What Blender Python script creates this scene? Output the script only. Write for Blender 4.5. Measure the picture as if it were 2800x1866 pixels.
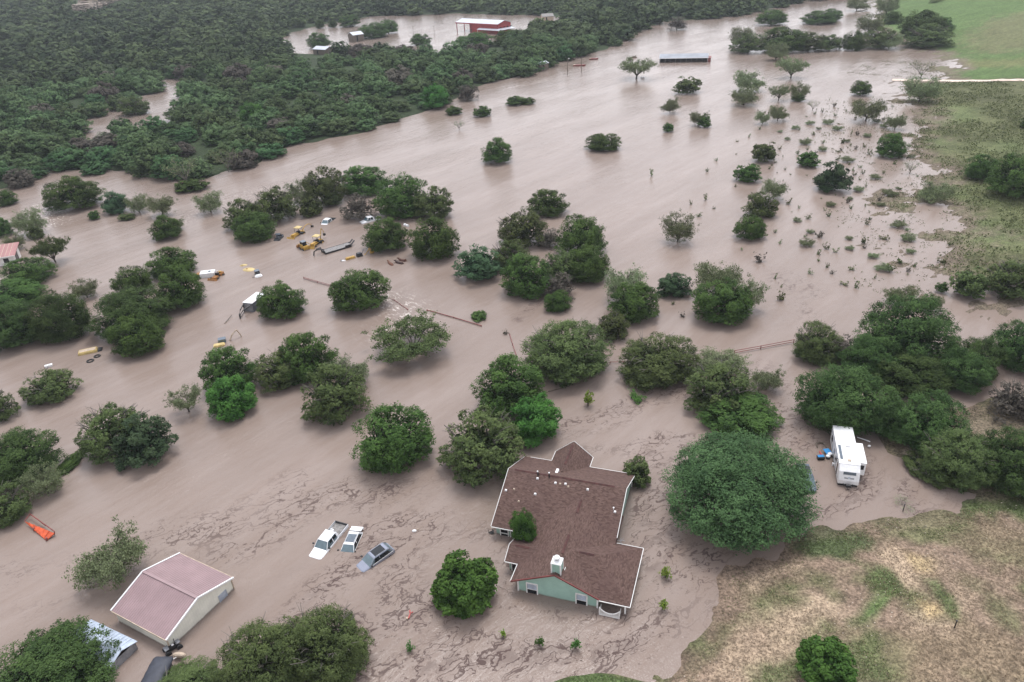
import bpy, bmesh, math, random
import numpy as np
from mathutils import Vector, Matrix
rad = math.radians
random.seed(7)
RNG = np.random.default_rng(7)
scene = bpy.context.scene
for o in list(bpy.data.objects): bpy.data.objects.remove(o, do_unlink=True)
COL = scene.collection
PI = math.pi

# ------------------------------------------------------------------ camera
H = 65.0                                   # metres above the flood
FPX, PITCH, ROLL = 2010.0, rad(29.6), rad(-3.38)
IW, IH = 2800.0, 1866.0
cam_d = bpy.data.cameras.new('camera'); cam = bpy.data.objects.new('camera', cam_d); COL.objects.link(cam)
cam_d.sensor_width = 36.0; cam_d.lens = 36.0 * FPX / IW; cam_d.clip_end = 20000; cam_d.clip_start = 0.5
fwd = Vector((0, math.cos(PITCH), -math.sin(PITCH)))
up0 = Vector((0, math.sin(PITCH), math.cos(PITCH)))
rt0 = Vector((1, 0, 0))
cr, sr = math.cos(ROLL), math.sin(ROLL)
# image right = world direction whose picture lies along +x
rt = rt0 * cr + up0 * sr
up = up0 * cr - rt0 * sr
M = Matrix(((rt.x, up.x, -fwd.x), (rt.y, up.y, -fwd.y), (rt.z, up.z, -fwd.z)))
cam.matrix_world = Matrix.Translation((0, 0, H)) @ M.to_4x4()
scene.camera = cam

# ------------------------------------------------------------------ sky, sun, exposure (overcast)
SUN_EL, SUN_AZ = rad(70), rad(12)
w = bpy.data.worlds.new('World'); scene.world = w; w.use_nodes = True
nt = w.node_tree; nt.nodes.clear()
sky = nt.nodes.new('ShaderNodeTexSky'); sky.sky_type = 'NISHITA'; sky.sun_disc = False
sky.sun_elevation = SUN_EL; sky.sun_rotation = SUN_AZ
sky.air_density = 2.3; sky.dust_density = 1.2; sky.ozone_density = 1.0; sky.altitude = 300
hs = nt.nodes.new('ShaderNodeHueSaturation'); hs.inputs['Saturation'].default_value = 0.15
bg = nt.nodes.new('ShaderNodeBackground'); bg.inputs['Strength'].default_value = 0.15
wo = nt.nodes.new('ShaderNodeOutputWorld')
nt.links.new(sky.outputs[0], hs.inputs['Color']); cl = nt.nodes.new('ShaderNodeMix'); cl.data_type = 'RGBA'; cl.blend_type = 'MULTIPLY'; cl.inputs[0].default_value = 1.0; cl.inputs[7].default_value = (.985, .975, 1.05, 1)
nt.links.new(hs.outputs[0], cl.inputs[6]); nt.links.new(cl.outputs[2], bg.inputs['Color']); nt.links.new(bg.outputs[0], wo.inputs['Surface'])
sd = bpy.data.lights.new('sun', 'SUN'); sd.energy = 1.5; sd.angle = rad(24); sd.color = (1.0, 0.975, 0.95)
so = bpy.data.objects.new('sun', sd); COL.objects.link(so)
sv = Vector((math.sin(SUN_AZ) * math.cos(SUN_EL), math.cos(SUN_AZ) * math.cos(SUN_EL), math.sin(SUN_EL)))
so.rotation_euler = sv.to_track_quat('Z', 'Y').to_euler(); so.location = (0, 0, 200)
vs = scene.view_settings; scene.display_settings.display_device = 'sRGB'
vs.view_transform = 'Standard'; vs.look = 'None'; vs.exposure = 0.65; vs.gamma = 1; vs.use_curve_mapping = False
scene.cycles.max_bounces = 5; scene.cycles.diffuse_bounces = 2; scene.cycles.glossy_bounces = 2
scene.cycles.transmission_bounces = 2; scene.cycles.volume_bounces = 0; scene.cycles.caustics_reflective = False; scene.cycles.caustics_refractive = False

# ------------------------------------------------------------------ picture -> ground
def gxy(x, y, z=0.0):
    """photograph pixel (2800 wide) -> point of the world at height z"""
    x = np.asarray(x, float); y = np.asarray(y, float)
    du, dv = x - IW / 2, y - IH / 2
    u = du * cr + dv * sr; v = -du * sr + dv * cr
    c, s = math.cos(PITCH), math.sin(PITCH)
    dy = FPX * c - v * s; dz = -FPX * s - v * c
    t = (z - H) / dz
    return u * t, dy * t
def at(x, y, z=0.0):
    a, b = gxy(x, y, z); return Vector((float(a), float(b), z))
def atd(x, y, z=0.0): return at(x * 1.19, y * 1.19, z)
def proj(P):
    P = np.asarray(P, float); c, s = math.cos(PITCH), math.sin(PITCH)
    x, y, z = P[:, 0], P[:, 1], P[:, 2] - H
    f = y * c - z * s; u_ = y * s + z * c
    u = FPX * x / f; v = -FPX * u_ / f
    return np.stack([IW / 2 + u * cr - v * sr, IH / 2 + u * sr + v * cr], 1)
def poly(pts, d=True):
    k = 1.19 if d else 1.0
    a = np.array(pts, float) * k
    X, Y = gxy(a[:, 0], a[:, 1]); return np.stack([X, Y], 1)
def inside(P, pg):
    x, y = P[:, 0], P[:, 1]; r = np.zeros(len(P), bool); n = len(pg); j = n - 1
    for i in range(n):
        xi, yi = pg[i]; xj, yj = pg[j]
        c = ((yi > y) != (yj > y)) & (x < (xj - xi) * (y - yi) / (yj - yi + 1e-12) + xi)
        r ^= c; j = i
    return r
def dist(P, line, closed=False):
    d = np.full(len(P), 1e9); n = len(line)
    for i in range(n if closed else n - 1):
        a = line[i]; b = line[(i + 1) % n]; ab = b - a
        t = np.clip(((P - a) @ ab) / (ab @ ab + 1e-12), 0, 1)
        q = P - a - t[:, None] * ab
        d = np.minimum(d, np.hypot(q[:, 0], q[:, 1]))
    return d
def sdist(P, pg):
    d = dist(P, pg, True); return np.where(inside(P, pg), d, -d)
def vnoise(P, scale, seed=0, octaves=4):
    """value noise in numpy"""
    out = np.zeros(len(P)); amp = 1; tot = 0
    for o_ in range(octaves):
        q = P / scale * (2 ** o_) + seed * 17.3 + o_ * 5.1
        i = np.floor(q).astype(np.int64); f = q - i; f = f * f * (3 - 2 * f)
        def h(ix, iy):
            n = (ix * 374761393 + iy * 668265263 + seed * 144665) & 0xffffffff
            n = ((n ^ (n >> 13)) * 1274126177) & 0xffffffff
            return ((n ^ (n >> 16)) & 0xffff) / 65535.0
        v = (h(i[:, 0], i[:, 1]) * (1 - f[:, 0]) + h(i[:, 0] + 1, i[:, 1]) * f[:, 0]) * (1 - f[:, 1]) + \
            (h(i[:, 0], i[:, 1] + 1) * (1 - f[:, 0]) + h(i[:, 0] + 1, i[:, 1] + 1) * f[:, 0]) * f[:, 1]
        out += v * amp; tot += amp; amp *= .5
    return out / tot
def sstep(a, b, x):
    t = np.clip((x - a) / (b - a), 0, 1); return t * t * (3 - 2 * t)

# ------------------------------------------------------------------ materials
def newmat(name):
    m = bpy.data.materials.new(name); m.use_nodes = True
    n = m.node_tree; b = n.nodes['Principled BSDF']; return m, n, b
def nd(n, t, **k):
    x = n.nodes.new(t)
    for a, v in k.items():
        if a in x.inputs.keys() if False else False: pass
        setattr(x, a, v)
    return x
def mix_rgb(n, fac, a, b, blend='MIX'):
    x = n.nodes.new('ShaderNodeMix'); x.data_type = 'RGBA'; x.blend_type = blend
    for i, v in ((0, fac), (6, a), (7, b)):
        if hasattr(v, 'links') or isinstance(v, bpy.types.NodeSocket): n.links.new(v, x.inputs[i])
        elif i: x.inputs[i].default_value = (*v, 1) if len(v) == 3 else v
        else: x.inputs[i].default_value = v
    return x.outputs[2]
def maprange(n, val, a, b, c=0.0, d=1.0, smooth=True):
    x = n.nodes.new('ShaderNodeMapRange'); x.interpolation_type = 'SMOOTHSTEP' if smooth else 'LINEAR'
    n.links.new(val, x.inputs[0])
    for i, v in enumerate((a, b, c, d)): x.inputs[i + 1].default_value = v
    return x.outputs[0]
def math_(n, op, a, b=None):
    x = n.nodes.new('ShaderNodeMath'); x.operation = op
    for i, v in enumerate((a, b)):
        if v is None: continue
        if isinstance(v, bpy.types.NodeSocket): n.links.new(v, x.inputs[i])
        else: x.inputs[i].default_value = v
    return x.outputs[0]
def noise(n, vec, scale, detail=3, rough=.55, dist_=0.0):
    x = n.nodes.new('ShaderNodeTexNoise'); x.inputs['Scale'].default_value = scale
    x.inputs['Detail'].default_value = detail; x.inputs['Roughness'].default_value = rough; x.inputs['Distortion'].default_value = dist_
    if vec is not None: n.links.new(vec, x.inputs['Vector'])
    return x.outputs['Fac']
def mapping(n, vec, scale=(1, 1, 1), rot=(0, 0, 0)):
    x = n.nodes.new('ShaderNodeMapping'); n.links.new(vec, x.inputs['Vector'])
    x.vector_type = 'TEXTURE'; x.inputs['Scale'].default_value = tuple(1 / v for v in scale); x.inputs['Rotation'].default_value = tuple(-v for v in rot)
    return x.outputs[0]
def attr(n, name):
    x = n.nodes.new('ShaderNodeAttribute'); x.attribute_name = name; return x
def pos(n): return n.nodes.new('ShaderNodeNewGeometry').outputs['Position']
def objco(n): return n.nodes.new('ShaderNodeTexCoord').outputs['Object']
def bump(n, b, h, strength, distance):
    x = n.nodes.new('ShaderNodeBump'); x.inputs['Strength'].default_value = strength; x.inputs['Distance'].default_value = distance
    n.links.new(h, x.inputs['Height']); n.links.new(x.outputs[0], b.inputs['Normal']); return x

def plain(name, col, rough=.5, metal=0.0, var=.12, scale=1.5, spec=.5):
    """painted or raw surface with slight dirt and wear"""
    m, n, b = newmat(name)
    f = noise(n, objco(n), scale, 5, .6)
    dk = tuple(c * (1 - var * 2.2) for c in col); lt = tuple(min(1, c * (1 + var * .6)) for c in col)
    c = mix_rgb(n, maprange(n, f, .32, .68), dk, lt)
    n.links.new(c, b.inputs['Base Color']); b.inputs['Roughness'].default_value = rough; b.inputs['Metallic'].default_value = metal
    b.inputs['Specular IOR Level'].default_value = spec
    return m
MT = {}
MT['white'] = plain('white_paint', (.80, .80, .79), .35, var=.05)
MT['trim'] = plain('white_trim', (.76, .75, .72), .5, var=.04)
MT['carwhite'] = plain('white_car_paint', (.82, .83, .84), .18, var=.02)
MT['cargrey'] = plain('grey_car_paint', (.30, .32, .38), .2, .55, var=.04)
MT['cardark'] = plain('dark_car_paint', (.05, .055, .06), .25, .3, var=.1)
MT['cardull'] = plain('slate_car_paint', (.13, .16, .19), .25, .3, var=.1)
MT['glass'] = plain('car_glass', (.10, .15, .17), .06, var=.1, spec=1.0)
MT['darkglass'] = plain('dark_glass', (.012, .015, .018), .08, var=.1)
MT['black'] = plain('black_plastic', (.02, .02, .022), .5, var=.2)
MT['rubber'] = plain('rubber', (.02, .02, .02), .8, var=.2)
MT['yellow'] = plain('machine_yellow', (.47, .28, .05), .5, var=.16, scale=2.5)
MT['paleyellow'] = plain('faded_yellow', (.55, .42, .17), .5, var=.1)
MT['orange'] = plain('machine_orange', (.34, .15, .04), .6, var=.2, scale=2.5)
MT['orangered'] = plain('orange_red_paint', (.62, .10, .03), .5, var=.15)
MT['redpipe'] = plain('red_brown_pipe', (.22, .055, .045), .6, var=.15)
MT['barnred'] = plain('barn_red_metal', (.33, .045, .045), .5, var=.12, scale=.6)
MT['steel'] = plain('dull_steel', (.30, .31, .33), .45, .4, var=.15)
MT['deck'] = plain('weathered_deck', (.25, .235, .22), .8, var=.2, scale=3)
MT['sage'] = None
MT['blue'] = plain('blue_plastic', (.02, .22, .50), .4, var=.08)
MT['tarp'] = plain('dark_slate_tarp', (.035, .04, .055), .6, var=.12)
MT['sheetmetal'] = plain('pale_blue_sheet_metal', (.50, .57, .66), .35, .3, var=.12)
MT['bark'] = plain('bark', (.085, .07, .055), .9, var=.25, scale=4)
MT['palebark'] = plain('pale_bark', (.15, .135, .115), .9, var=.2, scale=4)
MT['cowbrown'] = plain('brown_hide', (.10, .035, .02), .7, var=.2, scale=3)
MT['cowdark'] = plain('dark_brown_hide', (.045, .018, .013), .7, var=.2, scale=3)
MT['cowred'] = plain('reddish_hide', (.16, .065, .035), .7, var=.2, scale=3)
MT['wood'] = plain('old_wood', (.16, .13, .10), .85, var=.2, scale=4)
MT['beige'] = plain('beige_cloth', (.50, .40, .30), .7, var=.12)
MT['red'] = plain('red_plastic', (.45, .06, .05), .5, var=.1)
MT['whiteroof'] = plain('white_metal_roof', (.50, .53, .57), .35, .1, var=.05, scale=.4)

def siding(name, col, step=.16, axis='Z'):
    m, n, b = newmat(name)
    x = n.nodes.new('ShaderNodeTexWave'); x.wave_type = 'BANDS'; x.bands_direction = axis; x.wave_profile = 'SAW'
    x.inputs['Scale'].default_value = 1 / step / 3.14159 * 1.0; x.inputs['Distortion'].default_value = 0
    n.links.new(objco(n), x.inputs['Vector'])
    f = noise(n, objco(n), .9, 5)
    c = mix_rgb(n, maprange(n, f, .3, .7), tuple(v * .86 for v in col), col)
    c = mix_rgb(n, maprange(n, x.outputs['Fac'], 0, .16, .25, 0), c, tuple(v * .45 for v in col))
    sz = n.nodes.new('ShaderNodeSeparateXYZ'); n.links.new(objco(n), sz.inputs[0])
    zz = math_(n, 'ADD', sz.outputs['Z'], math_(n, 'MULTIPLY', noise(n, objco(n), 1.3, 4), -.35))
    c = mix_rgb(n, maprange(n, zz, .12, -.14, 0, .8), c, (.17, .125, .095))
    n.links.new(c, b.inputs['Base Color']); b.inputs['Roughness'].default_value = .6
    bump(n, b, x.outputs['Fac'], .5, .02)
    return m
MT['sage'] = siding('sage_siding', (.33, .50, .42), .2)
MT['barnwall'] = siding('cream_ribbed_wall', (.84, .83, .72), .3, 'X')
MT['barnwall2'] = siding('cream_ribbed_gable', (.84, .83, .72), .3, 'Y')

def ribbed_roof(name, col, step, direction='X'):
    m, n, b = newmat(name)
    x = n.nodes.new('ShaderNodeTexWave'); x.wave_type = 'BANDS'; x.bands_direction = direction; x.wave_profile = 'SIN'
    x.inputs['Scale'].default_value = 2 * PI / step / 20 * 1.0; n.links.new(objco(n), x.inputs['Vector'])
    f = noise(n, objco(n), .5, 6, .65)
    rib = maprange(n, x.outputs['Fac'], .75, .98)
    c = mix_rgb(n, maprange(n, f, .3, .72), tuple(v * .86 for v in col), tuple(min(1, v * 1.06) for v in col))
    c = mix_rgb(n, math_(n, 'MULTIPLY', rib, .35), c, tuple(min(1, v * 1.3) for v in col))
    n.links.new(c, b.inputs['Base Color']); b.inputs['Roughness'].default_value = .42; b.inputs['Specular IOR Level'].default_value = .5
    bump(n, b, rib, .6, .03)
    return m
MT['pinkroof'] = ribbed_roof('pink_ribbed_roof', (.30, .208, .210), .3, 'X')
MT['fadedred'] = ribbed_roof('faded_red_roof', (.33, .15, .14), 1.2, 'X')

def shingle():
    m, n, b = newmat('brown_shingles')
    br = n.nodes.new('ShaderNodeTexBrick'); br.inputs['Scale'].default_value = 1.0
    br.inputs['Brick Width'].default_value = .30; br.inputs['Row Height'].default_value = .14; br.inputs['Mortar Size'].default_value = .006
    br.inputs['Color1'].default_value = (.058, .034, .027, 1); br.inputs['Color2'].default_value = (.155, .100, .083, 1); br.inputs['Mortar'].default_value = (.055, .034, .03, 1)
    br.inputs['Bias'].default_value = -.1
    n.links.new(n.nodes.new('ShaderNodeTexCoord').outputs['UV'], br.inputs['Vector'])
    f = noise(n, objco(n), 3.5, 4, .7); g = noise(n, objco(n), .35, 4, .6)
    c = mix_rgb(n, maprange(n, f, .3, .7, .0, .5), br.outputs['Color'], (.125, .077, .062))
    c = mix_rgb(n, maprange(n, g, .35, .7, .0, .35), c, (.085, .05, .045))
    n.links.new(c, b.inputs['Base Color']); b.inputs['Roughness'].default_value = .9; b.inputs['Specular IOR Level'].default_value = .25
    bump(n, b, br.outputs['Fac'], -.4, .02)
    return m
MT['shingle'] = shingle()

def leafmat(name, dark, lite, transl=.06):
    m, n, b = newmat(name)
    t = attr(n, 'tint').outputs['Fac']
    oi = n.nodes.new('ShaderNodeObjectInfo').outputs['Random']
    f = noise(n, pos(n), .55, 3, .6)
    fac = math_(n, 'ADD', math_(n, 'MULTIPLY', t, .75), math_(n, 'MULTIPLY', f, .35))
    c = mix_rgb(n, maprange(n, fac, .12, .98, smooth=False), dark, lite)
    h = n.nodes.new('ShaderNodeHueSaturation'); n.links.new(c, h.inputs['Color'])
    n.links.new(maprange(n, oi, 0, 1, .475, .515, False), h.inputs['Hue'])
    n.links.new(maprange(n, oi, 0, 1, .72, 1.2, False), h.inputs['Value'])
    d = n.nodes.new('ShaderNodeBsdfTranslucent'); mx = n.nodes.new('ShaderNodeMixShader'); mx.inputs[0].default_value = transl
    n.links.new(h.outputs[0], b.inputs['Base Color']); n.links.new(h.outputs[0], d.inputs['Color'])
    b.inputs['Roughness'].default_value = .75; b.inputs['Specular IOR Level'].default_value = .07
    n.links.new(b.outputs[0], mx.inputs[1]); n.links.new(d.outputs[0], mx.inputs[2])
    n.links.new(mx.outputs[0], n.nodes['Material Output'].inputs['Surface'])
    return m
LM = {
 'J': leafmat('juniper_leaf', (0.011, 0.029, 0.009), (0.088, 0.154, 0.038)),
 'K': leafmat('dark_tree_leaf', (0.010, 0.025, 0.009), (0.075, 0.122, 0.036)),
 'O': leafmat('oak_leaf', (0.023, 0.038, 0.015), (0.113, 0.151, 0.052)),
 'B': leafmat('blue_green_leaf', (0.018, 0.043, 0.023), (0.084, 0.142, 0.066)),
 'L': leafmat('live_oak_leaf', (0.016, 0.043, 0.018), (0.088, 0.165, 0.063)),
 'M': leafmat('mesquite_leaf', (0.079, 0.104, 0.050), (0.237, 0.282, 0.147)),
 'G': leafmat('bright_leaf', (0.018, 0.061, 0.014), (0.086, 0.203, 0.041)),
 'S': leafmat('lime_leaf', (0.068, 0.147, 0.023), (0.260, 0.373, 0.056)),
 'R': leafmat('brown_brush_leaf', (0.059, 0.053, 0.042), (0.164, 0.149, 0.120)),
 'F': leafmat('forest_leaf', (0.020, 0.045, 0.019), (0.141, 0.215, 0.090)),
}

# ------------------------------------------------------------------ object helpers
def tag(o, label=None, cat=None, group=None, kind=None):
    if label: o['label'] = label
    if cat: o['category'] = cat
    if group: o['group'] = group
    if kind: o['kind'] = kind
    return o
def empty(name, loc=(0, 0, 0), rz=0.0):
    o = bpy.data.objects.new(name, None); COL.objects.link(o); o.location = loc; o.rotation_euler = (0, 0, rz)
    o.empty_display_size = .2; return o
def raw_mesh(name, V, Fq, mat_, tint=None, smooth=False):
    """V (n,3), Fq (m,4) quads -> mesh, fast"""
    me = bpy.data.meshes.new(name); V = np.asarray(V, np.float32); Fq = np.asarray(Fq, np.int32)
    me.vertices.add(len(V)); me.vertices.foreach_set('co', V.ravel())
    k = Fq.shape[1]; me.loops.add(Fq.size); me.loops.foreach_set('vertex_index', Fq.ravel())
    me.polygons.add(len(Fq)); me.polygons.foreach_set('loop_start', np.arange(0, Fq.size, k, dtype=np.int32))
    if tint is not None:
        a = me.attributes.new('tint', 'FLOAT', 'FACE'); a.data.foreach_set('value', np.asarray(tint, np.float32))
    if smooth: me.polygons.foreach_set('use_smooth', np.ones(len(Fq), bool))
    me.update(calc_edges=True); me.materials.append(mat_); return me
def link(name, me, parent=None, loc=None, rz=None):
    o = bpy.data.objects.new(name, me); COL.objects.link(o)
    if parent: o.parent = parent
    if loc is not None: o.location = loc
    if rz is not None: o.rotation_euler = (0, 0, rz)
    return o
class MB:
    def __init__(s): s.v = []; s.f = []
    def add(s, V, Fc):
        k = len(s.v); s.v += [tuple(p) for p in V]; s.f += [tuple(i + k for i in f) for f in Fc]; return s
    def box(s, x0, x1, y0, y1, z0, z1):
        return s.add([(x0, y0, z0), (x1, y0, z0), (x1, y1, z0), (x0, y1, z0), (x0, y0, z1), (x1, y0, z1), (x1, y1, z1), (x0, y1, z1)],
                     [(0, 3, 2, 1), (4, 5, 6, 7), (0, 1, 5, 4), (1, 2, 6, 5), (2, 3, 7, 6), (3, 0, 4, 7)])
    def frus(s, b, z0, t, z1):
        (a0, a1, c0, c1), (e0, e1, g0, g1) = b, t
        return s.add([(a0, c0, z0), (a1, c0, z0), (a1, c1, z0), (a0, c1, z0), (e0, g0, z1), (e1, g0, z1), (e1, g1, z1), (e0, g1, z1)],
                     [(0, 3, 2, 1), (4, 5, 6, 7), (0, 1, 5, 4), (1, 2, 6, 5), (2, 3, 7, 6), (3, 0, 4, 7)])
    def slab(s, q, t=.12):
        """thickened quad/polygon (list of 3d points), thickness downwards"""
        n = len(q); V = [tuple(p) for p in q] + [(p[0], p[1], p[2] - t) for p in q]
        Fc = [tuple(range(n)), tuple(range(2 * n - 1, n - 1, -1))] + [(i, i + n, (i + 1) % n + n, (i + 1) % n) for i in range(n)]
        return s.add(V, Fc)
    def prism(s, q, d):
        """polygon q (3d points) extruded by vector d"""
        n = len(q); V = [tuple(p) for p in q] + [tuple(Vector(p) + Vector(d)) for p in q]
        Fc = [tuple(range(n - 1, -1, -1)), tuple(range(n, 2 * n))] + [(i, (i + 1) % n, (i + 1) % n + n, i + n) for i in range(n)]
        return s.add(V, Fc)
    def tube(s, pts, r, n=6, r2=None):
        pts = [Vector(p) for p in pts]; r2 = r if r2 is None else r2; rings = []
        for i, p in enumerate(pts):
            d = (pts[min(i + 1, len(pts) - 1)] - pts[max(i - 1, 0)]).normalized()
            a = d.orthogonal().normalized(); b = d.cross(a); rr = r + (r2 - r) * i / max(1, len(pts) - 1)
            rings.append([p + (a * math.cos(2 * PI * k / n) + b * math.sin(2 * PI * k / n)) * rr for k in range(n)])
        V = [q for R in rings for q in R]; Fc = []
        for i in range(len(pts) - 1):
            for k in range(n): Fc.append((i * n + k, i * n + (k + 1) % n, (i + 1) * n + (k + 1) % n, (i + 1) * n + k))
        Fc += [tuple(range(n - 1, -1, -1)), tuple(range((len(pts) - 1) * n, len(pts) * n))]
        return s.add(V, Fc)
    def dome(s, c, rx, ry, rz, n=16, m=6, full=False):
        V = []; Fc = []; lo = -PI / 2 if full else 0
        for j in range(m + 1):
            ph = lo + (PI / 2 - lo) * j / m
            for i in range(n): V.append((c[0] + rx * math.cos(ph) * math.cos(2 * PI * i / n), c[1] + ry * math.cos(ph) * math.sin(2 * PI * i / n), c[2] + rz * math.sin(ph)))
        for j in range(m):
            for i in range(n): Fc.append((j * n + i, j * n + (i + 1) % n, (j + 1) * n + (i + 1) % n, (j + 1) * n + i))
        return s.add(V, Fc)
    def cyl(s, c, r, z0, z1, n=16): return s.tube([(c[0], c[1], z0), (c[0], c[1], z1)], r, n)
    def mesh(s, name, m, bev=0.0, smooth=False, uv=False):
        me = bpy.data.meshes.new(name); me.from_pydata(s.v, [], s.f); me.update()
        bm = bmesh.new(); bm.from_mesh(me); bmesh.ops.remove_doubles(bm, verts=bm.verts, dist=1e-5)
        bmesh.ops.recalc_face_normals(bm, faces=bm.faces)
        if bev: bmesh.ops.bevel(bm, geom=[e for e in bm.edges if e.is_manifold and e.calc_face_angle(0) > .5], offset=bev, segments=2, affect='EDGES', clamp_overlap=True)
        if uv:
            L = bm.loops.layers.uv.new('UVMap')
            for f in bm.faces:
                nn = f.normal; z = Vector((0, 0, 1)); u = z.cross(nn)
                u = u.normalized() if u.length > 1e-4 else Vector((1, 0, 0)); v = nn.cross(u)
                for l in f.loops: l[L].uv = (l.vert.co.dot(u), l.vert.co.dot(v))
        bm.to_mesh(me); bm.free()
        if smooth:
            for p in me.polygons: p.use_smooth = True
        me.materials.append(m); return me
    def build(s, name, m, parent=None, bev=0.0, smooth=False, uv=False, loc=None, rz=None):
        return link(name, s.mesh(name, m, bev, smooth, uv), parent, loc, rz)

# ------------------------------------------------------------------ terrain
LAND = {
 'lower_right': poly([(1865,1866+60),(1830,1872),(1864,1846),(1906,1805),(1924,1766),(1956,1724),(1962,1706),(1974,1668),(1984,1620),(1984,1590),(2001,1570),(2060,1564),(2110,1556),(2135,1530),(2170,1495),(2204,1462),(2250,1461),(2330,1448),(2400,1433),(2500,1418),(2620,1405),(2650,1380),(2700,1372),(2800,1362),(3300,1330),(3600,2400),(1900,2600)], False),
 'bottom_strip': poly([(1495,1874),(1560,1853),(1640,1843),(1720,1852),(1790,1868),(1830,1900),(1830,2100),(1400,2100),(1440,1900)], False),
 'rv_bank': poly([(2400,1190),(2440,1140),(2560,1120),(2650,1128),(2700,1108),(2830,1060),(3300,1020),(3300,1335),(2800,1348),(2700,1364),(2640,1352),(2590,1330),(2530,1290),(2480,1262),(2425,1240)], False),
 'right_field': poly([(2050,-8),(2018,20),(2010,60),(2060,85),(2130,112),(2190,128),(2200,150),(2170,182),(2080,187),(2110,205),(2090,240),(2120,262),(2085,290),(2080,330),(2120,370),(2130,420),(2080,455),(2150,480),(2200,520),(2190,560),(2150,600),(2190,640),(2200,668),(2290,682),(2400,680),(3200,640),(3200,-40),(2500,-55),(2150,-50)]),
 'forest': poly([(-700,520),(-60,452),(10,438),(60,428),(120,395),(250,398),(330,395),(400,414),(480,415),(540,392),(600,375),(680,335),(760,320),(850,305),(920,275),(1000,255),(1080,215),(1130,190),(1200,175),(1250,155),(1330,130),(1400,115),(1430,95),(1480,70),(1530,50),(1600,46),(1700,36),(1780,20),(1850,4),(1980,-5),(2060,-30),(2060,-70),(300,-66),(-700,-20)]),
}
LAKE = poly([(640,118),(655,85),(700,68),(760,55),(800,48),(860,38),(950,36),(1050,32),(1150,36),(1250,35),(1300,42),(1290,60),(1230,70),(1180,80),(1130,95),(1080,118),(1050,125),(990,118),(940,112),(880,108),(800,112),(740,125),(690,122)])
POND = poly([(150,320),(175,296),(250,248),(320,232),(352,205),(392,178),(420,188),(425,222),(398,262),(380,290),(330,296),(260,306),(200,322)])
def ground_h(P):
    h = np.full(len(P), -1.2)
    dn = np.hypot(P[:, 0], P[:, 1])
    n1 = vnoise(P, 9, 1, 4) - .5; n2 = vnoise(P, 40, 2, 3) - .5; n3 = vnoise(P, 2.2, 3, 3) - .5
    s = sdist(P, LAND['lower_right']); h = np.maximum(h, np.where(s > -8, .05 * s + .05 + .10 * n1 + .13 * n3 + np.clip(s, 0, 60) * .01, -1.2))
    s = sdist(P, LAND['bottom_strip']); h = np.maximum(h, np.where(s > -8, .05 * s + .1 * n1, -1.2))
    s = sdist(P, LAND['rv_bank']); h = np.maximum(h, np.where(s > -8, .06 * s + .25 * n1 + .06 * n3, -1.2))
    s = sdist(P, LAND['right_field']); h = np.maximum(h, np.where(s > -60, .010 * s + .50 * n1 + .35 * n2 * sstep(-10, 30, s) + .40 * n3 + .02 * np.clip(s, 0, 90), -1.2))
    s = np.minimum(sdist(P, LAND['forest']), np.minimum(-sdist(P, LAKE), -sdist(P, POND)))
    fh = np.where(s > -12, .05 * (s - 2) + .4 * n1, -1.2)
    h = np.maximum(h, np.minimum(fh, 1.4))
    hill = sstep(480, 1500, dn) * sstep(.1, -.35, P[:, 0] / np.maximum(P[:, 1], 1)) * 30 + sstep(900, 2600, dn) * 22
    return h + hill * (s > 0) * sstep(0, 120, s) + sstep(250, 700, dn) * 6 * sstep(0, 60, sdist(P, LAND['right_field']))

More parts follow.
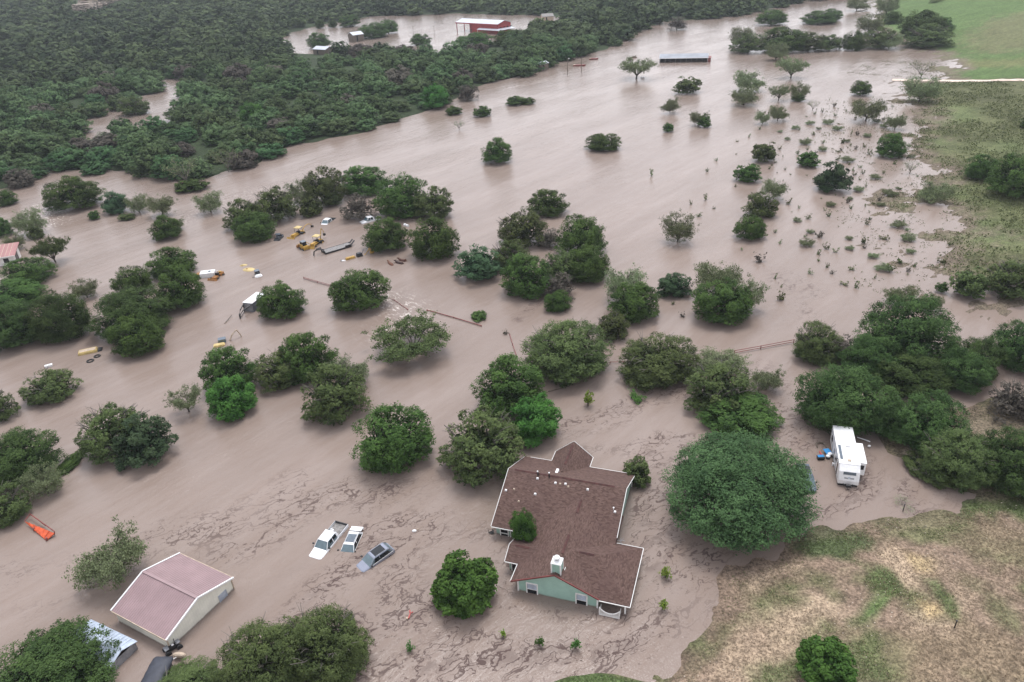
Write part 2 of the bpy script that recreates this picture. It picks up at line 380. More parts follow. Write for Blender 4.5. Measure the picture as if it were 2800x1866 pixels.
def fan_grid(y0, y1, ny, kx, nx):
    Y = y0 * (y1 / y0) ** (np.arange(ny) / (ny - 1)); K = np.linspace(-kx, kx, nx)
    yy, kk = np.meshgrid(Y, K, indexing='ij'); P = np.stack([(kk * (yy + 12)).ravel(), yy.ravel()], 1)
    i = np.arange((ny - 1) * nx).reshape(ny - 1, nx)[:, :-1].ravel()
    Fq = np.stack([i, i + 1, i + nx + 1, i + nx], 1); return P, Fq
P, Fq = fan_grid(14, 3200, 640, 1.55, 520)
hz = ground_h(P)
me = raw_mesh('ground', np.column_stack([P, hz]), Fq, None, smooth=True) if False else None
def colour_ground(P, h):
    c = np.zeros((len(P), 3))
    n1 = vnoise(P, 6, 11, 4); n2 = vnoise(P, 1.1, 12, 3); n3 = vnoise(P, 25, 13, 3)
    drytan = np.array([.235, .172, .125]); pink = np.array([.385, .295, .205]); grn = np.array([.095, .135, .05]); olive = np.array([.135, .145, .068])
    bright = np.array([.105, .165, .055]); mud = np.array([.23, .17, .13]); forest = np.array([.03, .045, .02])
    # default lower right: dry grass
    k = sstep(.42, .62, n1)[:, None]; c[:] = drytan * (1 - k * .8) + olive * k * .8
    def blob(pts, w, col, amt=1.0, seed=0, d=False):
        s = sdist(P, poly(pts, d)) + (vnoise(P, 2.5, 30 + seed, 3) - .5) * w * 3.0
        a = (sstep(-w, w, s) * amt)[:, None]; c[:] = c * (1 - a) + col * a
    T = lambda pts: [(2100 + x / 3.361, 1400 + y / 3.361) for x, y in pts]
    blob(T([(1000,380),(1200,360),(1330,560),(1420,760),(1330,700),(1150,640)]), 1.0, pink * 1.1, 1, 1)
    blob(T([(1250,380),(1450,470),(1480,600),(1330,560)]), .8, pink * np.array([1.1, 1.1, .9]), .9, 2)
    blob(T([(1450,360),(1560,420),(1800,700),(1900,950),(1760,1000),(1620,650)]), 1.0, pink * .85, .7, 3)
    blob(T([(900,1250),(1300,1050),(1700,1120),(2353,1250),(2700,1700),(1500,1700),(1100,1500)]), 2.0, np.array([.250, .192, .125]), .75, 25)
    blob(T([(1900,150),(2353,60),(2700,300),(2500,600),(2000,480),(1850,300)]), 2.0, np.array([.215, .170, .11]), .75, 26)
    blob(T([(1180,1020),(1400,980),(1700,1060),(1650,1180),(1300,1160)]), 1.2, pink * .9, .7, 27)
    blob(T([(1380,860),(1560,880),(1580,980),(1450,1000)]), .7, np.array([.5, .37, .2]), .8, 4)
    blob(T([(-350,1500),(-120,1250),(0,850),(250,830),(600,840),(720,960),(600,1060),(380,1100),(250,1400),(-100,1650)]), 1.4, pink * 1.0, .95, 5)
    blob(T([(40,480),(250,430),(300,540),(0,620),(-130,700),(-160,600)]), .9, pink * 1.15, .9, 6)
    blob(T([(-300,1020),(-150,950),(-80,1100),(-200,1300),(-330,1500),(-480,1600),(-560,1560)]), .9, pink * 1.05, .8, 7)
    blob(T([(330,200),(900,160),(960,330),(700,420),(400,420),(300,330)]), 1.2, grn * np.array([.9, .85, 1.0]), .95, 8)
    blob(T([(-70,640),(200,620),(420,560),(560,600),(600,760),(200,800),(-60,980),(-260,1000),(-160,760)]), 1.4, olive * .95, .8, 9)
    blob(T([(700,420),(950,520),(1150,620),(1170,760),(1050,900),(900,1060),(760,1060),(900,860),(960,700),(820,520)]), .8, grn * 1.0, .85, 10)
    blob(T([(950,870),(1130,740),(1150,820),(1000,980),(830,1080),(860,980)]), .5, bright * .95, .9, 11)
    blob(T([(1380,620),(1560,650),(1700,880),(1680,1000),(1500,760)]), .6, grn * 1.05, .8, 12)
    blob(T([(1800,680),(2050,760),(2353,1000),(2353,1180),(2100,1080),(1900,860)]), 1.2, olive, .7, 13)
    blob(T([(-700,1180),(-500,1200),(-420,1050),(-360,1050),(-420,1400),(-700,1560)]), 1.0, olive * .9, .6, 14)
    blob(T([(-60,1420),(600,1300),(1000,1180),(1060,1300),(1000,1566),(-100,1600)]), 1.6, grn * 1.1, .7, 15)
    blob([(2610,1384),(2700,1355),(2810,1350),(3000,1360),(3000,1440),(2700,1420)], 1.4, grn * .95, .9, 16)
    blob([(1450,1900),(1560,1850),(1640,1840),(1760,1860),(1800,2000)], .5, grn * 1.1, .9, 17)
    blob([(1495,1874),(1560,1853),(1640,1843),(1720,1852),(1790,1868),(1830,1900),(1830,2100),(1400,2100),(1440,1900)], .5, grn * 1.1, .9, 21)
    blob([(2100,1420),(2640,1385),(2640,1430),(2400,1460),(2120,1500)], .6, mud, .3, 18)
    # rv bank: leaf litter, limestone chips
    s = sdist(P, LAND['rv_bank']); a = sstep(-3, 2, s)[:, None]; c[:] = c * (1 - a) + (np.array([.16, .13, .09]) * (.6 + .9 * n1[:, None])) * a
    blob([(2480,1236),(2530,1240),(2545,1262),(2500,1275),(2475,1258)], .5, np.array([.62, .50, .38]), .9, 19)
    # right field
    s = sdist(P, LAND['right_field']); a = sstep(-50, -20, s)[:, None] * (P[:, 1] > 95)[:, None]
    fld = olive * .8 * (.55 + .9 * n1[:, None]) + (grn * .9 - olive * .5) * sstep(.4, .65, n3)[:, None] * .6
    c[:] = c * (1 - a) + fld * a
    far = sdist(P, poly([(2060,183),(2800,195),(3600,200),(3600,-40),(2000,-45),(2000,100)]))
    a = sstep(-2, 3, far)[:, None]; g = bright * (.75 + .5 * n1[:, None]); c[:] = c * (1 - a) + g * a
    blob([(2200,100),(2260,70),(2353,55),(2500,60),(2500,118),(2353,128),(2270,128),(2230,118)], 9, np.array([.20, .16, .10]), .5, 20, True)
    blob([(2180,140),(2353,142),(2600,142),(2600,160),(2353,160),(2200,158)], 5, np.array([.17, .17, .075]), .7, 22, True)
    s = sdist(P, LAND['forest']); a = sstep(-12, 0, s)[:, None]; f_ = forest * (.6 + 1.3 * n3[:, None])
    c[:] = c * (1 - a) + f_ * a
    blob([(-40,10),(40,12),(110,17),(60,24),(-40,26)], 10, np.array([.20, .22, .09]), .9, 23, True)
    blob([(170,8),(220,10),(270,22),(210,20)], 10, np.array([.20, .22, .09]), .8, 24, True)
    # wet margin where the flood touches (saturated soil stays darker for real)
    mw_ = (sstep(.34, .0, h) * .85 * (sdist(P, LAND['right_field']) > -60) * (P[:, 1] > 90))[:, None]; c = c * (1 - mw_) + np.array([.215, .165, .13]) * mw_
    wet = sstep(.10, .0, h)[:, None] * .25; c *= 1 - wet
    return c * (.7 + .42 * n2[:, None])
def ground_mat():
    m, n, b = newmat('ground_soil_and_grass')
    vc = attr(n, 'albedo').outputs['Color']; p = pos(n)
    f = noise(n, p, 3.2, 4, .7); g = noise(n, p, .8, 4, .6); sp = noise(n, p, 9, 2, .6)
    c = mix_rgb(n, maprange(n, f, .3, .7, 0, .75), vc, (.045, .055, .025)) if False else vc
    m1 = maprange(n, f, .32, .68, .55, 1.32); m2 = maprange(n, g, .3, .7, .8, 1.2)
    vm = n.nodes.new('ShaderNodeVectorMath'); vm.operation = 'SCALE'; n.links.new(c, vm.inputs[0]); n.links.new(math_(n, 'MULTIPLY', m1, m2), vm.inputs['Scale'])
    peb = maprange(n, sp, .66, .72, 0, .5)
    c = mix_rgb(n, peb, vm.outputs[0], (.5, .42, .33))
    n.links.new(c, b.inputs['Base Color']); b.inputs['Roughness'].default_value = .95; b.inputs['Specular IOR Level'].default_value = .15
    bump(n, b, f, .7, .15); return m
me = raw_mesh('ground', np.column_stack([P, hz]), Fq, ground_mat(), smooth=True)
ca = me.color_attributes.new('albedo', 'FLOAT_COLOR', 'POINT')
cg = colour_ground(P, hz); ca.data.foreach_set('color', np.column_stack([cg, np.ones(len(cg))]).astype(np.float32).ravel())
tag(link('ground', me), kind='structure')

# ------------------------------------------------------------------ flood water
BANDS = [ # (polyline in photograph pixels, half width m, strength)
 ([(830,1866),(1000,1840),(1160,1820),(1330,1790),(1500,1800),(1650,1790),(1720,1760),(1810,1690),(1900,1580),(1920,1530)], 2.0, .75),
 ([(1500,1830),(1700,1800),(1760,1730),(1880,1640)], 1.0, .45),
 ([(940,1700),(1030,1760),(1100,1700),(1240,1650),(1330,1640)], 1.6, .8),
 ([(780,1700),(870,1620),(950,1560),(1000,1490),(1090,1430),(1200,1410)], 1.6, .7),
 ([(560,1560),(760,1440),(830,1380),(950,1340),(1100,1330),(1350,1300)], 2.4, .45),
 ([(1010,1460),(1150,1450),(1330,1450)], 2.4, .5),
 ([(1090,1480),(1110,1540),(1060,1660),(1150,1650)], 2.2, .5),
 ([(1480,1190),(1640,1160),(1740,1110),(1850,1060),(1960,1040)], 1.9, .75),
 ([(1560,1230),(1700,1230),(1800,1200),(1900,1210)], 1.4, .6),
 ([(1720,1270),(1790,1270),(1860,1240)], 1.4, .5),
 ([(1790,1250),(1800,1350),(1790,1450),(1770,1560),(1730,1680)], 2.0, .95),
 ([(1830,1400),(1820,1500),(1790,1600),(1750,1700)], 1.6, .8),
 ([(2090,1010),(2130,1080),(2150,1160),(2200,1200)], 2.2, .6),
 ([(2240,1400),(2330,1370),(2370,1330),(2365,1260)], 1.1, .8),
 ([(2100,900),(2200,860),(2120,740),(2230,800)], 2.5, .3),
 ([(0,1560),(200,1540),(420,1470),(620,1440),(800,1330)], 3.2, .35),
 ([(0,1660),(200,1600),(430,1500)], 3.0, .25),
 ([(1400,1100),(1250,1180),(1150,1330),(1000,1380)], 2.0, .35),
 ([(1420,870),(1460,830),(1510,800)], 1.5, .5),
 ([(1240,1720),(1300,1760),(1400,1800)], 1.6, .6),
 ([(1400,1600),(1420,1660),(1520,1680),(1640,1680)], 1.0, .8),
 ([(1370,1480),(1380,1580),(1400,1680)], 1.4, .7),
 ([(2510,1290),(2480,1340),(2500,1400)], 1.0, .6),
]
FOAM = [([(1055,820),(1090,830),(1120,870),(1110,900),(1070,905)], 4, 1.0), ([(1400,240),(1440,225),(1540,210),(1640,180)], 6, .5),
        ([(120,560),(150,610)], 4, .8), ([(540,590),(600,560),(700,520)], 6, .3), ([(1050,830),(1125,868)], 2, 1.0), ([(1660,170),(1740,110),(1850,70),(2000,62)], 8, .35),
        ([(2500,160),(2600,175),(2560,205),(2400,210)], 8, .3)]
# the shallow flood ends at its own shoreline on the land, so the sheet is flat
Pw, Fw = fan_grid(14, 3400, 560, 1.6, 440)
deb = np.zeros(len(Pw)); foam = np.zeros(len(Pw))
for ln, wd, st in BANDS:
    L = poly(ln, False); d = dist(Pw, L); deb = np.maximum(deb, st * np.exp(-(d / wd / 1.3) ** 2))
for ln, wd, st in FOAM:
    L = poly(ln, False); d = dist(Pw, L); foam = np.maximum(foam, st * np.exp(-(d / wd) ** 2))
ydist = Pw[:, 1]
vn_ = vnoise(Pw, 9, 66, 3); deb *= .45 + .75 * sstep(.35, .6, vn_)
deb = np.maximum(deb, .22 * sstep(.48, .66, vnoise(Pw, 12, 67, 3)) * sstep(112, 66, ydist) * sstep(-60, 0, Pw[:, 0]))
def water_mat():
    m, n, b = newmat('muddy_flood_water'); p = pos(n)
    a = attr(n, 'debris').outputs['Fac']; fo = attr(n, 'foam').outputs['Fac']
    base = mix_rgb(n, maprange(n, noise(n, mapping(n, p, (.35, 1.5, 1), (0, 0, rad(-48))), .05, 5, .6), .35, .68), (.232, .183, .154), (.276, .222, .190))
    base = mix_rgb(n, maprange(n, noise(n, mapping(n, p, (.28, 1.5, 1), (0, 0, rad(-48))), .3, 5, .65), .3, .7, 0, .35), base, (.198, .141, .108))
    # scum lines: thin warped contour lines of a noise
    w1 = n.nodes.new('ShaderNodeVectorMath'); w1.operation = 'ADD'
    nn = n.nodes.new('ShaderNodeTexNoise'); nn.inputs['Scale'].default_value = .35; nn.inputs['Detail'].default_value = 4; n.links.new(p, nn.inputs['Vector'])
    sc = n.nodes.new('ShaderNodeVectorMath'); sc.operation = 'SCALE'; sc.inputs['Scale'].default_value = 3.4; n.links.new(nn.outputs['Color'], sc.inputs[0])
    n.links.new(mapping(n, p, (.5, 1.2, 1), (0, 0, rad(-28))), w1.inputs[0]); n.links.new(sc.outputs[0], w1.inputs[1]); q = w1.outputs[0]
    def lines(scale, width, thr0, thr1):
        f = noise(n, q, scale, 3, .6)
        r = math_(n, 'ABSOLUTE', math_(n, 'SUBTRACT', f, .5))
        l = maprange(n, r, width, width * .25)
        br = maprange(n, noise(n, p, scale * 1.7, 4, .7), thr0, thr1)
        return math_(n, 'MULTIPLY', l, br)
    l1 = lines(.26, .0155, .32, .44); l2 = lines(.8, .029, .46, .58); l3 = lines(.12, .009, .30, .40)
    l = math_(n, 'MAXIMUM', math_(n, 'MAXIMUM', l1, l2), l3)
    l = math_(n, 'MULTIPLY', l, maprange(n, a, .05, .45))
    # thin film of fine litter inside the dense bands
    film = math_(n, 'MULTIPLY', maprange(n, noise(n, q, .8, 5, .7), .45, .62), maprange(n, a, .45, 1.0, 0, .55))
    l = math_(n, 'MINIMUM', math_(n, 'ADD', math_(n, 'MULTIPLY', l, .85), film), 1.0)
    c = mix_rgb(n, l, base, (.098, .070, .062))
    ff = math_(n, 'MULTIPLY', maprange(n, noise(n, mapping(n, p, (1, .4, 1), (0, 0, rad(-40))), 1.3, 5, .75), .5, .66), fo)
    c = mix_rgb(n, math_(n, 'MULTIPLY', ff, .7), c, (.72, .66, .60))
    n.links.new(c, b.inputs['Base Color'])
    n.links.new(math_(n, 'ADD', math_(n, 'MULTIPLY', math_(n, 'MAXIMUM', l, ff), .5), .055), b.inputs['Roughness'])
    b.inputs['IOR'].default_value = 1.28
    n.links.new(math_(n, 'SUBTRACT', .5, math_(n, 'MULTIPLY', l, .45)), b.inputs['Specular IOR Level'])
    # ripples, run along the current
    r1 = noise(n, mapping(n, p, (.6, 1.3, 1), (0, 0, rad(-48))), 1.1, 5, .65)
    r2 = noise(n, mapping(n, p, (.4, 1.5, 1), (0, 0, rad(-48))), .22, 4, .6)
    r3 = noise(n, p, 4.5, 2, .5)
    hgt = math_(n, 'ADD', math_(n, 'ADD', math_(n, 'MULTIPLY', math_(n, 'MULTIPLY', r1, .22), maprange(n, noise(n, mapping(n, p, (.5, 1.4, 1), (0, 0, rad(-48))), .045, 4, .6), .36, .64, .4, 1.35)), math_(n, 'MULTIPLY', r2, .32)), math_(n, 'MULTIPLY', r3, .045))
    hgt = math_(n, 'ADD', hgt, math_(n, 'MULTIPLY', math_(n, 'MULTIPLY', fo, noise(n, p, .9, 3, .6)), .35))
    bump(n, b, hgt, .48, 1.0)
    return m
mw = raw_mesh('flood_water', np.column_stack([Pw, np.zeros(len(Pw))]), Fw, water_mat(), smooth=True)
for nm, arr in (('debris', deb), ('foam', foam)):
    a = mw.attributes.new(nm, 'FLOAT', 'POINT'); a.data.foreach_set('value', arr.astype(np.float32))
tag(link('flood_water', mw), kind='structure')

# pale caliche track across the right field
def ribbon(name, pts, wd, mat_, lift=.03):
    L = poly(pts, False); V = []; 
    # subdivide
    Q = []
    for i in range(len(L) - 1):
        k = max(2, int(np.hypot(*(L[i + 1] - L[i])) / 1.2))
        for j in range(k): Q.append(L[i] + (L[i + 1] - L[i]) * j / k)
    Q.append(L[-1]); Q = np.array(Q); D = np.gradient(Q, axis=0); D /= np.hypot(D[:, 0], D[:, 1])[:, None]; N = np.stack([-D[:, 1], D[:, 0]], 1)
    K = 7; cols = []
    for j in range(K): cols.append(Q + N * wd * (j / (K - 1) - .5) * (1 + .12 * np.sin(np.arange(len(Q)) * .7 + j))[:, None])
    A = np.stack(cols, 1).reshape(-1, 2); z = np.maximum(ground_h(A) + .10, .03); 
    n_ = len(Q); i = (np.arange(n_ - 1)[:, None] * K + np.arange(K - 1)[None]).ravel()
    Fc = np.stack([i, i + 1, i + K + 1, i + K], 1)
    return tag(link(name, raw_mesh(name, np.column_stack([A, z + lift]), Fc, mat_, smooth=True)), kind='structure')
mroad, n_, b_ = newmat('caliche_track'); f_ = noise(n_, pos(n_), .6, 5, .65)
n_.links.new(mix_rgb(n_, maprange(n_, f_, .3, .7), (.50, .40, .32), (.74, .62, .52)), b_.inputs['Base Color']); b_.inputs['Roughness'].default_value = .95
ribbon('dirt_track', [(2440,219),(2520,221),(2620,223),(2720,226),(2800,229),(2960,234),(3200,241)], 4.2, mroad)
# ------------------------------------------------------------------ foliage
def leaf_quads(C, N, size, rng, aspect=.62, jit=.7):
    """diamond leaves at C facing about N"""
    n = len(C); nn = N + rng.normal(0, jit, (n, 3)); nn /= np.linalg.norm(nn, axis=1)[:, None] + 1e-9
    r = rng.normal(0, 1, (n, 3)); t = np.cross(nn, r); t /= np.linalg.norm(t, axis=1)[:, None] + 1e-9; b = np.cross(nn, t)
    s = (size * rng.uniform(.65, 1.35, n))[:, None]
    V = np.stack([C + t * s, C + b * s * aspect, C - t * s, C - b * s * aspect], 1).reshape(-1, 3)
    return V, np.arange(n * 4).reshape(n, 4)
def dirs(n, rng, zlo=-1.0):
    z = rng.uniform(zlo, 1, n); a = rng.uniform(0, 2 * PI, n); r = np.sqrt(np.maximum(0, 1 - z * z))
    return np.stack([r * np.cos(a), r * np.sin(a), z], 1)
Z0 = .36
def crown(kind, seed, nl, nt, lf, ls, lumpy=.16, skirt=True, sparse=0.0, jit=.5):
    """crown in unit space: radius 1 in x and y, from the water (z 0) to the top (z 1)"""
    rng = np.random.default_rng(seed); C = []; N = []; T = []
    D = dirs(nl, rng, -.92 if skirt else -.35)
    if skirt:
        nb_ = int(nl * .28); Db = dirs(nb_, rng, -1); Db[:, 2] = -rng.uniform(.45, .95, nb_); hb_ = np.sqrt(1 - Db[:, 2] ** 2) / (np.hypot(Db[:, 0], Db[:, 1]) + 1e-9); Db[:, :2] *= hb_[:, None]; D = np.concatenate([D, Db]); nl += nb_
    rr = 1 - rng.beta(1.4, 2.2, nl) * .42
    ph = rng.uniform(0, 2 * PI, 4)
    az = np.arctan2(D[:, 1], D[:, 0])
    rr *= 1 + lumpy * .5 * (np.sin(2 * az + ph[0]) + .7 * np.sin(3 * az + ph[1]) + .5 * np.sin(5 * az + ph[2])) / 2.2
    for i in range(nl):
        lr = rng.uniform(.13, .24) * (1.15 if nl < 60 else 1)
        c = D[i] * rr[i] * (1 - lr * .8)
        if rng.random() < sparse: continue
        k = int(nt * rng.uniform(.7, 1.3)); d = dirs(k, rng, -.6); d = d + D[i] * .55; d /= np.linalg.norm(d, axis=1)[:, None]
        tp = c + d * lr * rng.uniform(.72, 1.12, k)[:, None]
        lt = rng.uniform(0, 1)
        for j in range(k):
            q = tp[j] + rng.normal(0, min(.021, lr * .11), (lf, 3)) + (D[i] * .6 + np.array([0, 0, .5])) * rng.uniform(-.035, .03, (lf, 1)); C.append(q); N.append(np.repeat((d[j] * .9 + D[i] * .3 + np.array([0, 0, .55]))[None], lf, 0))
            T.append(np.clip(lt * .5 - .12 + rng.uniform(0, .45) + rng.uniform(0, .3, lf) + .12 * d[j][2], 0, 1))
    C = np.concatenate(C); N = np.concatenate(N); T = np.concatenate(T)
    V, Fq = leaf_quads(C, N, np.full(len(C), ls), rng, jit=jit)
    # inner mass of bigger leaves, crown shade put in as darker tints
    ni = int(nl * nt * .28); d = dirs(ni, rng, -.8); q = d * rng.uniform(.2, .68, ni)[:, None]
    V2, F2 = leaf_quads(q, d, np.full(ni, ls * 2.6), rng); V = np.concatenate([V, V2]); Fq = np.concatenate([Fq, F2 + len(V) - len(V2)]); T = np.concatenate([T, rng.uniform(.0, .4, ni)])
    z = V[:, 2]; w_ = np.where(z < 0, 1 / np.sqrt(1 - .55 * np.clip(z, -1, 0) ** 2), 1.0); V[:, 0] *= w_; V[:, 1] *= w_
    V[:, 2] = np.where(z > 0, Z0 + z * (1 - Z0), Z0 + z * Z0 * 1.06)
    keep = V[Fq].mean(1)[:, 2] > -.03
    return V, Fq[keep], T[keep]
def limbs(kind, seed, r0=.05, spread=.72, n=9, top=.78, base_z=-.25, twigs=3):
    rng = random.Random(seed); mb = MB()
    fork = (rng.uniform(-.04, .04), rng.uniform(-.04, .04), .12)
    mb.tube([(0, 0, base_z), (fork[0] * .5, fork[1] * .5, 0.0), fork], r0 * 1.25, 6, r0)
    ends = []
    for i in range(n):
        a = 2 * PI * (i + rng.uniform(-.3, .3)) / n; s = spread * rng.uniform(.45, 1.0); h = top * (rng.uniform(.28, 1.05) if kind == 'M' else rng.uniform(.75, 1.05) * (1.06 - .3 * s))
        m1 = (fork[0] + math.cos(a) * s * .35, fork[1] + math.sin(a) * s * .35, fork[2] + (h - fork[2]) * .45 + rng.uniform(-.04, .06))
        m2 = (math.cos(a + .15) * s * .72, math.sin(a + .15) * s * .72, fork[2] + (h - fork[2]) * .8)
        e = (math.cos(a) * s, math.sin(a) * s, h)
        mb.tube([fork, m1, m2, e], r0 * .55, 5, r0 * .12); ends.append(e)
        for k in range(twigs):
            b = a + rng.uniform(-1.1, 1.1); l = rng.uniform(.15, .32); s0 = m2 if k % 2 else m1
            e2 = (s0[0] + math.cos(b) * l, s0[1] + math.sin(b) * l, s0[2] + rng.uniform(.02, .22))
            mb.tube([s0, ((s0[0] + e2[0]) / 2, (s0[1] + e2[1]) / 2, (s0[2] + e2[2]) / 2 + .03), e2], r0 * .22, 4, r0 * .06); ends.append(e2)
    return mb, ends
def open_crown(seed, ends, per, ls, spreadr=.13, tiers=1.0):
    rng = np.random.default_rng(seed); C = []; N = []; T = []
    for e in ends:
        k = int(per * rng.uniform(.5, 1.4)); e = np.array(e); lt = rng.uniform(0, 1)
        sub = e + rng.normal(0, spreadr, (6, 3)) * np.array([1, 1, .5])
        for sp in sub:
            q = sp + rng.normal(0, spreadr * .38, (max(2, k // 6), 3)) * np.array([1, 1, .7]); C.append(q); N.append(np.tile([0, 0, 1.0], (len(q), 1))); T.append(np.clip(lt * .4 + rng.uniform(0, .6, len(q)), 0, 1))
    C = np.concatenate(C); N = np.concatenate(N); T = np.concatenate(T)
    V, Fq = leaf_quads(C, N, np.full(len(C), ls), rng, .5, .9)
    keep = V[Fq].mean(1)[:, 2] > -.02
    return V, Fq[keep], T[keep]
LIB = {}
def lib(kind):
    if kind in LIB: return LIB[kind]
    out = []
    specs = {  # lobes, tufts, leaves, leaf size, lumpiness
     'J': (3, 96, 36, 7, .0215, .14), 'O': (3, 78, 34, 7, .024, .24), 'B': (2, 70, 46, 5, .029, .26), 'G': (2, 80, 50, 5, .028, .18),
     'L': (1, 190, 56, 8, .0135, .10), 'X': (2, 140, 48, 7, .0165, .18), 'K': (2, 140, 50, 7, .0165, .16), 'R': (2, 46, 22, 4, .036, .4), 'j': (3, 50, 26, 4, .046, .2), 'o': (3, 44, 24, 4, .05, .3)}
    if kind in specs:
        n, nl, nt_, lf, ls, lu = specs[kind]
        lm = {'X': 'O', 'j': 'J', 'o': 'O'}.get(kind, kind)
        for i in range(n):
            s = ord(kind) * 31 + i * 7
            V, Fq, T = crown(kind, s, nl, nt_, lf, ls, lu, kind != 'L', .12 if kind in 'OBXoK' else (.2 if kind == 'R' else .0))
            cm = raw_mesh('crown', V, Fq, LM[lm], T)
            mb, _ = limbs(kind, s, .035 if kind in 'LX' else .045, n=15 if kind in 'XORK' else (11 if kind == 'L' else 7), spread=1.0 if kind in 'OXR' else .72, top=.98 if kind in 'OXR' else .78, twigs=4 if kind in 'OLXR' else 1)
            out.append((cm, mb.mesh('trunk', MT['palebark'] if kind in 'ROX' else MT['bark'])))
    elif kind in 'MWTV':   # open mesquite-like trees: M airy bush, W open tree on a visible trunk, T thin almost bare
        for i in range(3):
            s = ord(kind) * 31 + i * 11
            mb, ends = limbs(kind, s, .040 if kind != 'T' else .03, spread=.88, n=12 if kind != 'T' else 8, top=.86, base_z=-.2, twigs=6 if kind != 'T' else 6)
            per, ls, sr_ = {'M': (150, .026, .14), 'W': (190, .024, .11), 'V': (105, .026, .11), 'T': (16, .028, .09)}[kind]
            V, Fq, T = open_crown(s, ends, per, ls, sr_)
            cm = raw_mesh('crown', V, Fq, LM['O' if kind == 'W' else 'M'], T)
            out.append((cm, mb.mesh('trunk', MT['bark'] if kind != 'T' else MT['palebark'])))
    elif kind in 'SYQ':   # saplings: Y lime, S green, Q clump of young stems
        for i in range(3):
            s = ord(kind) * 31 + i * 13; rg = random.Random(s)
            mb = MB(); ends = []
            for k in range(6):
                a = rg.uniform(0, 2 * PI); e = (math.cos(a) * .5 * rg.uniform(.3, 1), math.sin(a) * .5 * rg.uniform(.3, 1), rg.uniform(.4, .95))
                mb.tube([(0, 0, -.3), (e[0] * .3, e[1] * .3, e[2] * .4), e], .025, 5, .008); ends.append(e); ends.append((e[0] * .6, e[1] * .6, e[2] * .6))
            V, Fq, T = open_crown(s, ends, 44, .085, .17)
            out.append((raw_mesh('crown', V, Fq, LM['S' if kind == 'Y' else 'G'], T), mb.mesh('trunk', MT['bark'])))
    elif kind == 'C':     # crown of long drooping sprays (willow-like round tree)
        for i in range(1):
            V, Fq, T = crown('C', 777, 80, 40, 5, .044, .12, True)
            mb, _ = limbs('C', 5, .04, n=8); out.append((raw_mesh('crown', V, Fq, LM['G'], T), mb.mesh('trunk', MT['bark'])))
    LIB[kind] = out; return out
_s = dirs(260, np.random.default_rng(5), -1)
_w = np.where(_s[:, 2] < 0, 1 / np.sqrt(1 - .55 * _s[:, 2] ** 2), 1.0); _s[:, 0] *= _w; _s[:, 1] *= _w
_s[:, 2] = np.where(_s[:, 2] > 0, Z0 + _s[:, 2] * (1 - Z0), Z0 + _s[:, 2] * Z0)
def fit_box(x0, y0, x1, y1, kind, gz=0.0):
    """ground point, radii and height of a tree that fills a box of the photograph"""
    k = 1.19; x0, y0, x1, y1 = x0 * k, y0 * k, x1 * k, y1 * k
    g = at((x0 + x1) / 2, y1 - (y1 - y0) * .25, gz); a = 5.0; b = 5.0; h = 5.0; gx, gy = g.x, g.y
    hmin, hmax = (.55, 1.5)
    for it in range(60):
        P_ = _s * np.array([a, b, h]) + np.array([gx, gy, gz]); q = proj(P_)
        bx0, bx1, by0, by1 = q[:, 0].min(), q[:, 0].max(), q[:, 1].min(), q[:, 1].max()
        d = math.hypot(gy, H); s = FPX / d
        a *= 1 + .8 * ((x1 - x0) / (bx1 - bx0) - 1); gx += .8 * ((x0 + x1) / 2 - (bx0 + bx1) / 2) / s
        th = math.atan2(H, gy)
        e = ((y1 - y0) - (by1 - by0)) / s
        h = h + .6 * e / max(.3, math.cos(th))
        bb = a
        if h < hmin * a: bb = max(.35 * a, b + .5 * (e) / math.sin(th) * .5); h = hmin * a; b = bb
        elif h > hmax * a: b = min(1.1 * a, b + .4 * e / math.sin(th) * .5); h = hmax * a
        else: b += .3 * (a - b)
        gy += .7 * (by1 - y1) / s / math.sin(th) 
    return gx, gy, a, b, h
NAMES = {'J': ('juniper_tree', 'tree'), 'O': ('oak_tree', 'tree'), 'X': ('oak_tree', 'tree'), 'K': ('dark_tree', 'tree'), 'B': ('leafy_tree', 'tree'), 'G': ('leafy_tree', 'tree'), 'C': ('leafy_tree', 'tree'),
         'L': ('live_oak_tree', 'tree'), 'M': ('mesquite_tree', 'tree'), 'W': ('mesquite_tree', 'tree'), 'V': ('mesquite_tree', 'tree'), 'T': ('thin_tree', 'tree'), 'R': ('brown_bush', 'bush'),
         'S': ('sapling', 'sapling'), 'Y': ('sapling', 'sapling'), 'j': ('juniper_bush', 'bush'), 'o': ('leafy_bush', 'bush')}
def put_tree(kind, box, label, gz=0.0, group=None, var=None, name=None, cat=None):
    gx, gy, a, b, h = fit_box(*box, kind, gz)
    L = lib(kind); cm, tm = L[(random.randrange(len(L)) if var is None else var) % len(L)]
    nm, ct = NAMES[kind]; 
    e = empty(name or nm, (gx, gy, gz)); tag(e, label, cat or ct, group)
    rz = random.uniform(0, 2 * PI) if abs(a - b) < .12 * a else random.choice([0, PI]) + random.uniform(-.15, .15)
    k_ = 1.07 if kind in 'JXKOBGR' else (1.02 if kind == 'L' else 1.05); sc = (a * k_, b * k_, h * 1.05)
    for n_, m_ in (('crown', cm), ('trunk', tm)):
        o = link(n_, m_, e)
        # anisotropic radii along world axes, spun foliage inside
        o.matrix_parent_inverse = Matrix.Identity(4)
        o.scale = sc; o.rotation_euler = (0, 0, rz)
    return e
